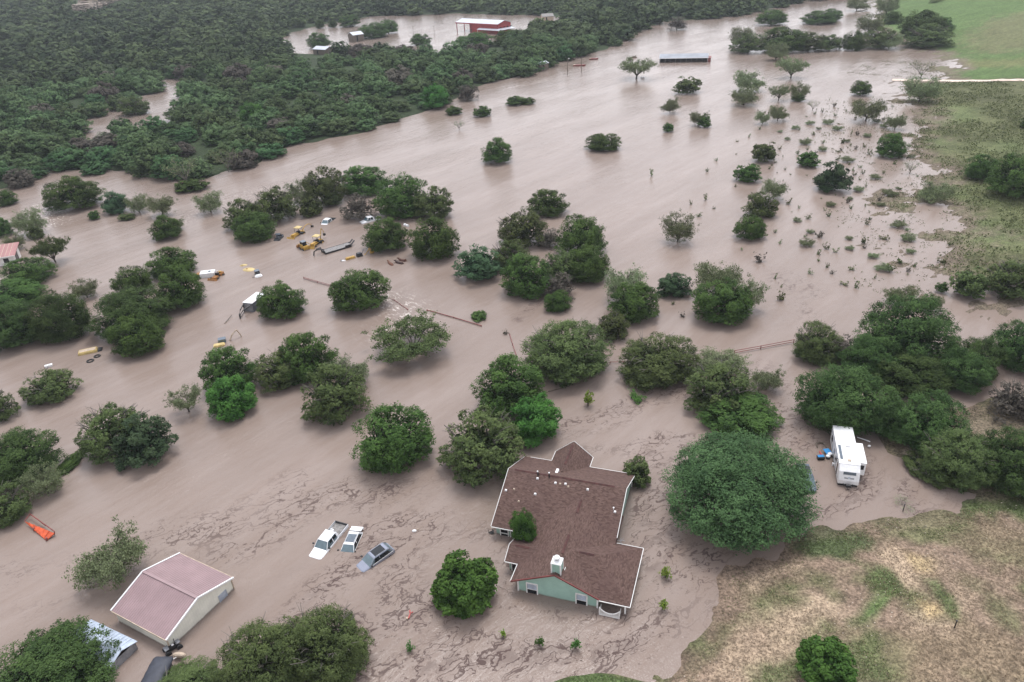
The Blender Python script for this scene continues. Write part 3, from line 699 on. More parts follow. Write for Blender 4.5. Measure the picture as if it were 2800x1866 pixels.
TREES = [
 # --- open water, upper middle and right
 ('J', (1104,320,1179,376), 'round dark juniper standing alone in the open water of the upper middle'),
 ('J', (1344,305,1429,348), 'low wide juniper dome alone in the middle of the widest water'),
 ('j', (1159,219,1210,243), 'low flat bush off the forest bank, nearest the big tree line'),
 ('j', (1192,224,1232,241), 'small low bush touching the right end of the flat bush off the bank'),
 ('j', (1086,244,1131,269), 'small round bush in the water below the two flat bushes'),
 ('j', (1022,243,1063,265), 'small bush hugging the forest bank left of the round bush'),
 ('T', (1040,268,1070,300), 'tiny leaning half-dead tree in the water near the forest bank'),
 ('V', (1418,132,1507,184), 'sprawling pale tree with arching limbs standing below the long white shed'),
 ('o', (1544,177,1615,216), 'ragged bush in the water directly below the long white shed'),
 ('M', (1519,228,1562,262), 'small airy pale tree below the ragged bush'),
 ('M', (1584,248,1628,290), 'airy pale treetop leaning over a small dark juniper'),
 ('j', (1600,264,1636,293), 'small dark juniper under the airy pale treetop'),
 ('j', (1522,282,1549,304), 'very small bush alone in the water left of the pale and dark pair'),
 ('M', (1680,163,1757,212), 'grey green bushy tree, upper one of a stacked pair right of mid water'),
 ('M', (1675,203,1745,244), 'grey green bushy tree, lower one of a stacked pair right of mid water'),
 ('V', (1780,132,1860,182), 'spreading tree with a dead pole rising through its crown'),
 ('M', (1758,92,1812,140), 'pale tree in front of the left end of the upper right thicket'),
 ('V', (1766,184,1815,233), 'slim tree on a short visible trunk below the spreading tree'),
 ('M', (1812,186,1862,232), 'pale wispy tree growing over a dark little bush'),
 ('j', (1818,214,1852,234), 'dark little bush beneath the pale wispy tree'),
 ('T', (1850,190,1886,256), 'thin bare-limbed tree right of the pale wispy tree'),
 ('M', (1733,248,1772,287), 'pale bush at the left of a touching pair below the slim tree'),
 ('M', (1764,238,1812,280), 'pale bush with a dark base at the right of a touching pair'),
 ('J', (1952,184,2007,220), 'dense round black-green juniper just below the track end'),
 ('M', (1947,228,2037,282), 'wide feathery tree over a dark base below the round black-green juniper'),
 ('T', (2086,124,2152,182), 'bare-limbed little tree standing at the flooded end of the pale track'),
 ('M', (2068,182,2164,238), 'wide pale bush on the shore just under the pale track'),
 ('J', (2012,288,2090,363), 'tall dark juniper at the edge of the right field'),
 ('M', (2032,258,2084,300), 'pale tree peeping over the tall dark juniper at the field edge'),
 ('o', (1723,328,1793,374), 'wide mid-green bush in the scrubby right water, upper left of the group'),
 ('j', (1828,348,1888,385), 'compact bright-edged juniper bush in the scrubby right water'),
 ('j', (1686,377,1753,420), 'flat-topped bush left of the leaning pale tree in the right water'),
 ('B', (1870,364,1962,442), 'blue-green spreading tree in the middle of the flooded scrub'),
 ('M', (1748,400,1810,462), 'thin pale tree between the flat-topped bush and the stacked oaks'),
 ('O', (1708,440,1790,502), 'oak, upper one of two stacked diagonally right of mid water'),
 ('J', (1686,492,1762,553), 'dark juniper, lower one of two stacked diagonally right of mid water'),
 ('T', (2068,354,2116,402), 'thin bare tree on the flooded field edge beside the tall dark juniper'),
 ('M', (2105,418,2192,468), 'wide pale bush on the grass edge of the right field'),
 ('M', (1517,497,1599,563), 'round light-green open tree alone in the water right of centre'),
 # --- central clump
 ('J', (1213,436,1306,498), 'rounded tree at the back of the central clump, slightly apart'),
 ('O', (1142,478,1262,568), 'grey-green tree on the upper left of the central clump'),
 ('J', (1275,492,1398,592), 'broad tree on the upper right of the central clump'),
 ('R', (1236,512,1292,572), 'brown twiggy bush in the gap at the heart of the central clump'),
 ('O', (1128,542,1212,622), 'tree in the left middle of the central clump behind the low grey-green one'),
 ('B', (1041,565,1152,647), 'low grey-green tree on the far left of the central clump'),
 ('J', (1152,558,1268,686), 'large dark juniper at the front of the central clump'),
 ('O', (1240,540,1330,650), 'olive tree in the middle of the central clump'),
 ('J', (1298,557,1402,650), 'dense rounded juniper at the right front of the central clump'),
 ('R', (1245,626,1326,690), 'half-dead brown tree behind the small front juniper of the central clump'),
 ('J', (1252,648,1312,719), 'small juniper standing in front of the central clump'),
 ('M', (1388,616,1482,700), 'wispy pale tree behind the juniper right of the central clump'),
 ('J', (1398,648,1519,741), 'juniper with a ragged top between the central clump and the bluish bush'),
 ('O', (1371,696,1449,782), 'olive tree on a visible dark trunk right of the central clump'),
 ('B', (1511,627,1589,685), 'bluish spiky bush alone right of the ragged-topped juniper'),
 ('M', (1592,600,1700,690), 'pale feathery tree behind the left of the very dark round juniper'),
 ('M', (1660,628,1756,722), 'pale feathery tree behind the right of the very dark round juniper'),
 ('J', (1589,640,1728,748), 'very dark smooth round juniper in front of two pale feathery trees'),
 ('j', (1082,712,1119,740), 'tiny bush at the right end of the long sunken red pipe'),
 # --- middle left
 ('J', (531,487,636,557), 'round juniper left of the drowned yellow machines'),
 ('O', (512,455,600,530), 'ragged grey-green tree behind the left of the round juniper by the machines'),
 ('O', (578,430,692,512), 'tall tree behind the right of the round juniper by the machines'),
 ('M', (660,392,730,470), 'half-bare grey tree at the left end of the long tree row above the machines'),
 ('O', (692,388,800,474), 'broad oak in the long tree row above the machines'),
 ('J', (774,382,896,450), 'widest dark tree at the right end of the long tree row above the machines'),
 ('o', (682,452,742,498), 'low green bush in front of the broad oak above the machines'),
 ('o', (738,436,790,474), 'small yellowish bush under the long tree row above the machines'),
 ('R', (779,446,866,508), 'olive brown bush between the long tree row and the white pickup'),
 ('J', (858,402,990,500), 'peaked green juniper, left one of the pair right of the white pickup'),
 ('O', (948,432,1044,506), 'grey-sided tree, right one of the pair right of the white pickup'),
 ('J', (833,500,938,579), 'smooth round juniper just below the white pickup'),
 ('J', (936,501,1056,597), 'large oval juniper above the three cows to the right'),
 ('J', (757,614,894,719), 'broad spiky juniper crossing the red pipe fence'),
 ('J', (587,648,705,735), 'round juniper covering the back of the white box trailer'),
 ('J', (330,567,453,642), 'juniper at the top right of the dark four-tree mass on the left'),
 ('J', (256,594,350,682), 'juniper at the left of the dark four-tree mass on the left'),
 ('J', (346,614,474,713), 'juniper at the right of the dark four-tree mass beside the white truck'),
 ('K', (203,660,402,782), 'very wide tree forming the lower left of the dark mass on the left'),
 ('J', (243,719,380,821), 'rounded juniper at the bottom front of the dark mass on the left'),
 ('J', (340,497,418,552), 'juniper alone in the fast water of the upper left'),
 ('M', (386,478,425,530), 'wispy grey top behind the juniper alone in the fast water'),
 ('M', (446,444,516,493), 'small tree with a dead grey snag leaning out of it'),
 ('J', (90,405,240,486), 'broad dark tree by the channel mouth at the upper left'),
 ('B', (230,410,302,492), 'blue-green tree between the channel mouth tree and the pale brush'),
 ('M', (288,418,345,492), 'pale brush tree right beside the blue-green tree'),
 ('M', (335,412,402,500), 'pale wispy tree at the right end of the brush by the channel'),
 ('j', (200,484,232,506), 'little bush in the water below the blue-green tree'),
 ('o', (268,488,316,508), 'low drowned brush below the pale brush trees'),
 ('j', (396,410,482,443), 'low juniper under the forest bank, left of the dead grey snag tree'),
 ('J', (-14,418,42,474), 'dark tree on the left edge at the mouth of the channel'),
 ('M', (25,448,110,545), 'tall pale tree on the left edge below the channel mouth'),
 ('J', (-30,470,34,545), 'dark tree on the left edge beside the tall pale tree'),
 ('o', (60,520,104,550), 'low bush at the foot of the tall pale tree on the left edge'),
 ('M', (8,538,62,578), 'small pale bush just above the red-roofed shed'),
 ('W', (74,545,166,612), 'airy tree on thin trunks right of the red-roofed shed'),
 ('J', (-10,590,128,662), 'dark tree right in front of the red-roofed shed'),
 ('M', (160,645,232,692), 'pale treetop behind the dark trees of the left edge'),
 ('J', (-60,640,110,720), 'dark tree on the left edge below the red-roofed shed'),
 ('K', (50,658,213,790), 'large tree near the left edge above the yellow roof in the water'),
 ('K', (-60,692,110,806), 'dark tree cut by the left edge above the drowned channel'),
 ('O', (-60,858,44,976), 'dark tree cut by the left edge, level with the flat-topped tree'),
 ('O', (44,845,181,932), 'flat-topped greyish tree standing alone near the left edge'),
 ('K', (-80,980,142,1130), 'big dark oak on the left edge above the orange wreckage'),
 ('J', (128,1034,192,1096), 'small dark juniper joining the left edge oak to the next group'),
 ('O', (-70,1110,74,1218), 'green tree in the left edge corner above the orange wreckage'),
 ('M', (50,1070,152,1156), 'ragged pale brush at the foot of the left edge oak'),
 ('O', (178,900,345,1062), 'olive tree at the left of the three-tree group left of centre'),
 ('B', (250,920,403,1080), 'smooth blue-green tree at the right of the three-tree group left of centre'),
 ('V', (385,878,472,962), 'thin pale see-through tree left of centre'),
 ('J', (457,796,592,905), 'dark juniper at the left end of the curving tree row in the middle'),
 ('G', (470,864,591,966), 'brighter green tree at the lower left of the curving tree row'),
 ('O', (580,805,705,898), 'open oak with dark stems in the curving tree row'),
 ('J', (632,764,776,882), 'juniper at the top of the curving tree row in the middle'),
 ('M', (760,808,852,900), 'pale grey tree at the right end of the curving tree row'),
 ('O', (691,838,844,976), 'olive brown tree with bare lower limbs at the right end of the row'),
 ('W', (843,736,1054,848), 'wide flat spreading tree standing on a forked trunk in the water'),
 ('J', (816,921,991,1091), 'large dense green juniper alone in the middle foreground'),
 ('O', (1007,944,1211,1117), 'olive green tree touching the left of the brown-roofed house'),
 ('J', (1086,820,1256,962), 'dark tree at the top of the group behind the brown-roofed house'),
 ('G', (1167,887,1290,1024), 'bright green rounded tree behind the brown-roofed house'),
 ('X', (1199,736,1406,884), 'wide spreading tree above the bright green one behind the house'),
 ('X', (1421,766,1607,894), 'dense green tree with a small bare trunk above the two saplings'),
 ('M', (1590,800,1722,870), 'pale tree at the back of the group above the big live oak'),
 ('O', (1571,834,1742,962), 'olive tree in the middle of the group above the big live oak'),
 ('J', (1604,894,1798,1014), 'dark olive tree at the front of the group above the big live oak'),
 ('M', (1722,844,1803,908), 'pale brush right of the group above the big live oak'),
 ('L', (1516,992,1884,1278), 'enormous spreading live oak right of the brown-roofed house'),
 ('K', (-70,1424,268,1700), 'huge dark tree filling the bottom left corner'),
 ('X', (498,1392,706,1640), 'left half of the big twin tree at the bottom edge, with grey limbs showing'),
 ('X', (640,1384,847,1600), 'right half of the big twin tree at the bottom edge, denser and rounder'),
 ('X', (320,1516,520,1680), 'yellow-green tree at the bottom edge overlapping the dark tarp roof'),
 ('M', (172,1209,346,1374), 'pale leaning tree behind the pink-roofed metal barn'),
 ('C', (989,1269,1144,1421), 'fresh green feathery round tree left of the green gable wall'),
]
LANDTREES = [
 ('X', (1820,714,1940,838), 'olive tree at the left tip of the right-hand wood', 0),
 ('R', (1910,726,1990,836), 'grey brown tree just inside the left tip of the right-hand wood', 0),
 ('K', (1975,680,2200,856), 'large fresh-topped tree at the top of the right-hand wood', 0),
 ('M', (2028,655,2112,712), 'pale treetop sticking out above the right-hand wood', 0),
 ('M', (2110,672,2170,720), 'small pale treetop above the right-hand wood, right of the other pale one', 0),
 ('K', (2170,708,2310,880), 'dark tree on the upper edge of the right-hand wood near the frame', 0),
 ('K', (2270,705,2440,860), 'tree cut by the right frame edge at the top of the right-hand wood', 0),
 ('K', (1826,834,2060,1006), 'broad light-topped tree at the left front of the wood, above the camper', 0),
 ('K', (1990,800,2190,920), 'dark tree in the centre of the right-hand wood', 0),
 ('K', (2045,892,2240,1062), 'rounded tree in the lower middle of the right-hand wood', 0),
 ('R', (2262,830,2400,975), 'grey twiggy tree at the right frame edge above the brown pool', 0),
 ('X', (2110,975,2290,1130), 'olive grey tree behind the camper to the right', 0),
 ('K', (2230,960,2440,1148), 'large tree in the lower right corner of the right-hand wood', 0),
 ('O', (2075,1030,2200,1120), 'low tree on the bank right of the camper', 0),
 ('K', (1930,770,2080,880), 'dark tree filling the gap between the wood tip and its tall top tree', 0),
 ('K', (2140,800,2290,905), 'dark tree above the brown pool inside the right-hand wood', 0),
 ('K', (1990,880,2110,1010), 'dark tree between the broad light-topped tree and the rounded one in the wood', 0),
 ('K', (2290,1010,2440,1145), 'dark tree at the lower frame edge of the right-hand wood', 0),
 ('K', (2170,1010,2300,1120), 'dark tree in the lowest part of the right-hand wood, bank side', 0),
 ('j', (2148,640,2182,673), 'small dark bush at the left end of the right bank brush', .2),
 ('o', (2178,618,2285,688), 'brush tree on the right bank next to the small dark bush', .2),
 ('O', (2255,598,2400,690), 'brush tree on the right bank cut by the frame edge', .3),
 ('J', (2214,348,2296,412), 'dark bush in the right field, left of a pair at the frame edge', .6),
 ('J', (2264,342,2420,456), 'big dark bush cut by the right frame edge in the field', .6),
 ('j', (2342,255,2400,300), 'small dark bush at the right frame edge high in the field', .6),
 ('C', (1833,1444,1972,1600), 'small soft green tree on the dry slope at the bottom right', 1.2),
 # upper-right thicket
 ('M', (1676,55,1730,106), 'pale tree at the left tip of the upper right thicket', 0),
 ('O', (1676,76,1762,122), 'low dark bush line at the left of the upper right thicket', 0),
 ('J', (1736,62,1866,120), 'tall dark tree in the left half of the upper right thicket', 0),
 ('O', (1812,76,1906,118), 'grey-green tree in the left half of the upper right thicket', 0),
 ('O', (1870,80,1946,116), 'low tree in the middle of the upper right thicket', 0),
 ('J', (1932,72,1992,116), 'narrow dark tree in the middle of the upper right thicket', 0),
 ('O', (1974,66,2064,112), 'olive tree in the right half of the upper right thicket', 0),
 ('M', (2010,78,2080,114), 'pale brush at the foot of the right half of the upper right thicket', 0),
 ('J', (2060,24,2176,84), 'wide dark tree at the top right of the upper right thicket', .3),
 ('O', (2070,58,2196,110), 'grey tree at the right end of the upper right thicket', .2),
 ('J', (2140,30,2196,80), 'small dark tree at the outer right end of the thicket', .3),
 ('J', (2028,26,2076,56), 'round dark tree just above the upper right thicket', .3),
 ('M', (1960,36,2036,80), 'pale trees by the water above the upper right thicket', 0),
 ('J', (1838,26,1926,56), 'flat dark island of juniper in the upper right channel', 0),
 ('J', (1884,20,1938,48), 'small juniper at the right end of the flat dark island', 0),
 ('J', (1734,20,1814,58), 'dark rounded tree left of the flat dark island', 0),
 ('R', (1531,38,1582,70), 'brown leafless bush in the water at the far bank', 0),
 ('M', (1940,-6,2000,26), 'pale tree in the water at the top of the frame, left one', 0),
 ('M', (2006,-8,2072,34), 'pale tree in the water at the top of the frame, right one', 0),
 ('M', (2130,-6,2190,20), 'pale little tree on the bright green field at the top', .4),
 # lake islands at the far upper middle
 ('J', (819,52,896,88), 'dark tree on the island in the far lake, left half', 0),
 ('J', (866,44,916,78), 'dark tree on the island in the far lake, right half', 0),
 ('J', (704,76,762,112), 'dark tree at the left end of the far lake', 0),
 ('J', (1046,74,1140,112), 'dark tree in front of the red barn, left one', 0),
 ('J', (1130,66,1208,108), 'dark tree in front of the red barn, right one', 0),
 ('J', (940,78,992,104), 'rounded dark tree on the near shore of the far lake', 0),
 ('j', (722,46,748,66), 'small tree at the top left of the far lake, left one', 0),
 ('j', (752,42,776,64), 'small tree at the top left of the far lake, middle one', 0),
 ('j', (776,34,830,62), 'wider tree at the top left of the far lake, right one', 0),
 ('O', (268,220,346,266), 'tree standing in the brown pond inside the forest', 0),
 ('B', (262,298,352,352), 'pale green tree on the near side of the forest pond', 0),
 ('G', (545,228,612,290), 'lime-green tree glowing in the middle of the forest', 0),
 ('G', (965,190,1032,250), 'lighter green tree near the forest bank, right of middle', 0),
 ('R', (1255,195,1312,258), 'grey-brown leafless bush on the forest bank', 0) if False else ('R', (1048,192,1100,232), 'grey brown leafless bush on the forest bank', 0),
 ('T', (370,318,470,430), 'dead grey tree with bare branches at the front of the forest, left one', 0),
 ('T', (480,300,560,400), 'dead grey tree with bare branches at the front of the forest, right one', 0),
 ('T', (2048,1132,2102,1184), 'straggly small shrub around a post on the muddy shore', 0),
]
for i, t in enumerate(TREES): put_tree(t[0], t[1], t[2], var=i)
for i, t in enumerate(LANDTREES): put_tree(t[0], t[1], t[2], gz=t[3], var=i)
for kind, box, lab in (('Y', (1330,884,1372,942), 'lime-yellow sapling in the water behind the house'), ('S', (1440,892,1489,942), 'dark green sapling in the water behind the house'),
    ('S', (926,1472,958,1508), 'lone green sapling in the bottom foreground water'), ('Y', (1145,1437,1168,1470), 'faint yellowish sapling tip below the green round tree'),
    ('S', (1222,1440,1256,1496), 'sapling with brown tips below the green gable, left one'), ('S', (1303,1464,1340,1504), 'sapling below the green gable, right one'),
    ('Y', (1508,1284,1550,1340), 'bent light green sapling right of the porch'), ('Y', (1506,1374,1540,1412), 'drowned sapling tip right of the porch, lower one')):
    put_tree(kind, box, lab)
put_tree('o', (1426,1042,1501,1122), 'reddish-tipped shrub at the north east corner of the house', name='garden_shrub', cat='shrub')
p = at(1433, 1478, 1.0); e = empty('garden_shrub', p); tag(e, 'flowering shrub growing up through the notch in the brown roof', 'shrub')
for n_, m_ in zip(('crown', 'trunk'), lib('G')[0]): o = link(n_, m_, e); o.scale = (1.75, 1.5, 5.0)

# ------------------------------------------------------------------ the flooded forest behind
def jitter_pts(pg, step, seed):
    rng = np.random.default_rng(seed); x0, y0 = pg.min(0); x1, y1 = pg.max(0)
    if step > 5:      # irregular woods: random darts thinned to a minimum spacing
        n = int((x1 - x0) * (y1 - y0) / step ** 2 * 2.6); D = rng.uniform((x0, y0), (x1, y1), (n, 2)); D = D[np.random.default_rng(seed + 5).permutation(len(D))]
        D = D[inside(D, pg)]; cell = {}; out = []; r0 = step * .74
        for p in D:
            cx, cy = int(p[0] // step), int(p[1] // step)
            if any((p[0] - q[0]) ** 2 + (p[1] - q[1]) ** 2 < r0 * r0 for ix in (-1, 0, 1) for iy in (-1, 0, 1) for q in cell.get((cx + ix, cy + iy), ())): continue
            cell.setdefault((cx, cy), []).append(p); out.append(p)
        return np.array(out)
    xs = np.arange(x0, x1, step); ys = np.arange(y0, y1, step); X, Y = np.meshgrid(xs, ys); Y = Y + (np.arange(len(xs)) % 2)[None] * step * .5
    Q = np.stack([X.ravel(), Y.ravel()], 1) + rng.uniform(-.38, .38, (X.size, 2)) * step; return Q
fp = LAND['forest']; fpc = fp.copy()
mask_pg = fpc
dmax = 1650
def far_ok(Q):
    d = np.hypot(Q[:, 0], Q[:, 1]); pr = proj(np.column_stack([Q, np.full(len(Q), 3.0)]))
    return (d < dmax) & (pr[:, 0] > -160) & (pr[:, 0] < 2960) & (pr[:, 1] > -70)
rng = np.random.default_rng(21)
Qn = jitter_pts(fpc, 8.8, 1); Qn = Qn[np.hypot(Qn[:, 0], Qn[:, 1]) < 330]
Qf = jitter_pts(fpc, 11.5, 2); Qf = Qf[np.hypot(Qf[:, 0], Qf[:, 1]) >= 330]
Q = np.concatenate([Qn, Qf]); Q = Q[inside(Q, fpc)]; Q = Q[far_ok(Q)]
LAKE2 = poly([(632,112),(655,85),(700,66),(760,53),(800,46),(860,38),(950,36),(1050,32),(1150,36),(1250,35),(1300,42),(1290,60),(1230,70),(1215,85),(1180,100),(1130,128),(1080,138),(1050,138),(990,128),(940,126),(880,126),(800,128),(740,138),(685,130)])
POND2 = poly([(160,328),(176,308),(215,282),(290,256),(345,236),(352,206),(385,178),(418,186),(412,226),(390,266),(376,300),(326,316),(255,324),(205,334)])
Q = Q[~inside(Q, LAKE2)]; Q = Q[~inside(Q, POND2)]
for gp in ([(700,112),(750,112),(752,150),(700,150)], [(975,98),(1010,98),(1010,125),(975,125)], [(1235,160),(1290,150),(1290,185),(1235,185)], [(100,14),(430,6),(420,24),(250,60),(200,64)], [(-60,8),(130,10),(130,22),(-60,27)]):
    Q = Q[~inside(Q, poly(gp))]
Q = Q[vnoise(Q, 14, 5, 2) > .10]
hgt = ground_h(Q)
dn = np.hypot(Q[:, 0], Q[:, 1]); order = np.argsort(dn); Q = Q[order]; hgt = np.maximum(hgt[order], 0); dn = dn[order]
R_ = rng.uniform(4.3, 7.0, len(Q)) * (1 + .25 * (dn > 330)); Hh_ = R_ * rng.uniform(.75, 1.4, len(Q))
tint0 = vnoise(Q, 22, 8, 3)
NEAR = 288
fk = [('oak', 'dark green tree crowded in the flooded forest at the upper left', 'dark trees of the flooded forest'),
      ('lite', 'brighter green tree crowded in the flooded forest at the upper left', 'brighter trees of the flooded forest'),
      ('grey', 'dull grey-green thin tree crowded in the flooded forest at the upper left', 'grey trees of the flooded forest')]
fm = {}
for k, (nm, mt_) in enumerate((('oak', 'F'), ('lite', 'G'), ('grey', 'R'))):
    fm[nm] = []
    for i in range(4 if nm == 'oak' else 2):
        V, Fq_, T = crown(nm, 900 + k * 10 + i, 58, 20, 5, .046, .16, True, .05, .4)
        fm[nm].append(raw_mesh('forest_crown', V, Fq_, LM[mt_] if nm != 'lite' else LM['L'], T))
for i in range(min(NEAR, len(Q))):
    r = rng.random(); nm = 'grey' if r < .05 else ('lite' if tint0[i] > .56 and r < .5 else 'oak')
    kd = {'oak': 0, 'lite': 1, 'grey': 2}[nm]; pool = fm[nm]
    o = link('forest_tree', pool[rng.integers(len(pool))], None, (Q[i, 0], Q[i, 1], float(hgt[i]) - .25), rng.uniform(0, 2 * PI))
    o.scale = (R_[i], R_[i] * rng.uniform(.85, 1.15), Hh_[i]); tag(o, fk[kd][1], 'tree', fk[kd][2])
# beyond the nearest: one far-off wood
protos = [crown('far', 500 + i, 34, 9, 2, .095, .14, True, .03, .28) for i in range(6)]
protos_s = [crown('far', 600 + i, 20, 7, 2, .135, .14, True, .03, .28) for i in range(6)]
VV = []; FF = []; TT = []; base = 0
for i in range(NEAR, len(Q)):
    ps = protos if dn[i] < 520 else protos_s
    V, Fq_, T = ps[i % 6]; a = rng.uniform(0, 2 * PI); c_, s_ = math.cos(a), math.sin(a)
    X = V[:, 0] * c_ - V[:, 1] * s_; Y = V[:, 0] * s_ + V[:, 1] * c_; rr_ = R_[i] * (1.0 + .3 * (dn[i] > 700))
    VV.append(np.column_stack([Q[i, 0] + X * rr_, Q[i, 1] + Y * rr_, hgt[i] - .25 + V[:, 2] * Hh_[i]])); FF.append(Fq_ + base); base += len(V)
    TT.append(np.clip(T * .7 + (tint0[i] - .5) * .9 + rng.uniform(-.22, .26), 0, 1))
if VV:
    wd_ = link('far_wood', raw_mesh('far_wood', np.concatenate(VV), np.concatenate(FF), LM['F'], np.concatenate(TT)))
    tag(wd_, 'far-off flooded wood running to the top of the frame', kind='stuff')
print('forest trees', len(Q), 'far faces', sum(len(f) for f in FF))

# ------------------------------------------------------------------ drowned scrub tips
def scrub_mesh(seed, mt_, n=46, ls=.17):
    rg = np.random.default_rng(seed); C = []; N_ = []
    for k in range(6):
        a = rg.uniform(0, 2 * PI); e = np.array([math.cos(a) * .5, math.sin(a) * .5, rg.uniform(.35, 1.0)]); t = rg.uniform(.15, 1, n // 6)[:, None]
        C.append(e * t + rg.normal(0, .10, (n // 6, 3))); N_.append(np.tile([0, 0, 1.0], (n // 6, 1)))
    C = np.concatenate(C); C[:, 2] = np.abs(C[:, 2]); V, Fq_ = leaf_quads(C, np.concatenate(N_), np.full(len(C), ls), rg, .5, 1.0)
    return raw_mesh('scrub', V, Fq_, mt_, rg.uniform(0, 1, len(Fq_)))
LM['wd'] = leafmat('field_weed', (.045, .060, .022), (.155, .175, .075), .1)
SC = [scrub_mesh(i, LM['O' if i % 3 else 'R'], 90, .13) for i in range(3)] + [scrub_mesh(10 + i, LM['wd' if i % 2 else 'M'], 100, .12) for i in range(5)]
wq = jitter_pts(poly([(1780,300),(1990,260),(2080,330),(2130,430),(2180,520),(2120,640),(1880,640),(1800,520),(1900,440)]), 7.5, 19)
wq = wq[inside(wq, poly([(1780,300),(1990,260),(2080,330),(2130,430),(2180,520),(2120,640),(1880,640),(1800,520),(1900,440)]))]; rw = np.random.default_rng(5); rw.shuffle(wq)
for i, c_ in enumerate(wq[:34]):
    e = empty('wispy_bush', (float(c_[0]), float(c_[1]), 0)); tag(e, 'low pale wispy bush half under the flood off the right field', 'bush', 'pale wispy bushes in the flooded scrub')
    s_ = .7 + 1.1 * rw.random() ** 1.5; cm_, tm_ = lib('M')[i % 3]
    for n_, m_ in (('crown', cm_), ('trunk', tm_)): o = link(n_, m_, e); o.scale = (s_ * 1.3, s_ * 1.2, s_ * .9); o.rotation_euler = (0, 0, i * 1.7)
named = [(1498,404),(1645,370),(1625,395),(1745,298),(1750,268),(1545,255),(1835,300),(1852,325),(1870,310),(1890,330),(1855,345),(1935,330),(1955,310),(1925,295),(1780,535),(1850,545),(1895,485),(1955,480),(2000,505),(2020,462),(2030,550),(2085,530),(2100,612),(1748,602),(1780,640),(1795,660),(1795,690),(1862,630),(1880,600),(1900,615),(1912,630),(1940,655),(1965,662),(1920,580),(1985,560),(2045,625),(2070,605),(2085,625),(2010,640),(1880,545),(1990,430),(2005,470),(1810,470),(1792,560),(1705,575),(1545,700),(1570,728),(1458,870),(1163,768),(1560,540),(1605,498),(1588,470),(1622,460),(1690,430),(1640,480)]
pgs = poly([(1700,250),(1990,240),(2070,300),(2120,420),(2210,520),(2160,620),(2060,660),(1780,640),(1730,560),(1800,470),(1640,440),(1600,390),(1720,300)])
cand = jitter_pts(pgs, 3.9, 9); cand = cand[inside(cand, pgs)]; rs = np.random.default_rng(33); 
wgt = sstep(.36, .62, vnoise(cand, 11, 77, 3)) * (.35 + .65 * sstep(-55, -4, sdist(cand, LAND['right_field']))); cand = cand[rs.random(len(cand)) < wgt]
rs.shuffle(cand); spots = [tuple(gxy(x * 1.19, y * 1.19)) for x, y in named] + [tuple(c) for c in cand[:120]]
for i, (x, y) in enumerate(spots):
    big = i < len(named); k = rs.integers(len(SC)); s = .35 + 1.1 * rs.random() ** 1.6 + (.35 if big else 0)
    o = link('drowned_scrub', SC[k], None, (x, y, max(0.0, float(ground_h(np.array([[x, y]]))[0])) - .05), rs.uniform(0, 6.28)); o.scale = (s * rs.uniform(.9, 1.4), s * 1.1, s * rs.uniform(.8, 1.5))
    tag(o, 'small scrubby weed poking out of the shallow flood on the right', 'weed', 'scrub poking out of the shallow flood')

# ------------------------------------------------------------------ ground cover on the dry land
def cover(name, label, pts, zz, mt_, per, size, spread, hgt_, seed, asp=.35):
    rg = np.random.default_rng(seed); n = len(pts); C = np.repeat(np.column_stack([pts, zz]), per, 0) + rg.normal(0, 1, (n * per, 3)) * np.array([spread, spread, 0])
    C[:, 2] += rg.uniform(0.0, hgt_, n * per); N_ = rg.normal(0, 1, (n * per, 3)) * np.array([1, 1, .55]); N_[:, 2] = np.abs(N_[:, 2]) + .35
    V, Fq_ = leaf_quads(C, N_, np.full(len(C), size), rg, asp, .2); T = np.repeat(rg.uniform(0, .7, n), per) + rg.uniform(0, .3, n * per)
    return tag(link(name, raw_mesh(name, V, Fq_, mt_, T)), label, kind='stuff')
def scatter(pg, step, seed, keep=None, zmin=.015):
    q = jitter_pts(pg, step, seed); q = q[inside(q, pg)]
    pr = proj(np.column_stack([q, np.full(len(q), 1.0)])); q = q[(pr[:, 0] > -60) & (pr[:, 0] < 2900) & (pr[:, 1] < 1960) & (pr[:, 1] > -40)]
    z = ground_h(q); m = z > zmin; z = np.maximum(z, 0); q = q[m]; z = z[m]
    if keep is not None: m = keep(q); q = q[m]; z = z[m]
    return q, z
LM['dry'] = leafmat('dry_grass_blade', (.11, .085, .05), (.33, .26, .17), .1)
LM['grs'] = leafmat('green_grass_blade', (.035, .060, .018), (.12, .17, .05), .1)
lr = np.concatenate([LAND['lower_right']]); 
gness = lambda q: (lambda c: c[:, 1] / c[:, 0])(colour_ground(q, np.full(len(q), 1.0)))
q, z = scatter(lr, .40, 41, lambda q: (vnoise(q, 5, 90, 3) > .36) & (gness(q) > .74)); cover('dry_grass', 'dry straw-coloured grass over the lower right slope', q, z, LM['dry'], 5, .085, .13, .12, 42)
q, z = scatter(lr, .36, 43, lambda q: (gness(q) > .93) & (vnoise(q, 2, 91, 3) > .35)); cover('green_grass', 'patchy green grass over the lower right slope', q, z, LM['grs'], 6, .085, .14, .12, 44)
q, z = scatter(LAND['bottom_strip'], .35, 45); cover('bank_grass', 'green grass on the bank at the bottom edge', q, z, LM['grs'], 7, .08, .12, .15, 46)
q, z = scatter(LAND['rv_bank'], .7, 47, lambda q: vnoise(q, 4, 92, 3) > .45); cover('bank_weeds', 'low weeds under the wood beside the camper', q, z, LM['wd'], 8, .12, .25, .3, 48)
rf = LAND['right_field']; south = lambda q: (sdist(q, poly([(2060,186),(2800,198),(3600,204),(3600,-40),(2000,-45),(2000,100)])) < -2) & (vnoise(q, 8, 93, 3) > .40)
q, z = scatter(rf, 1.5, 49, south); cover('field_weeds', 'knee-high olive weeds covering the right field', q, z, LM['wd'], 9, .24, .5, .45, 50, .5)
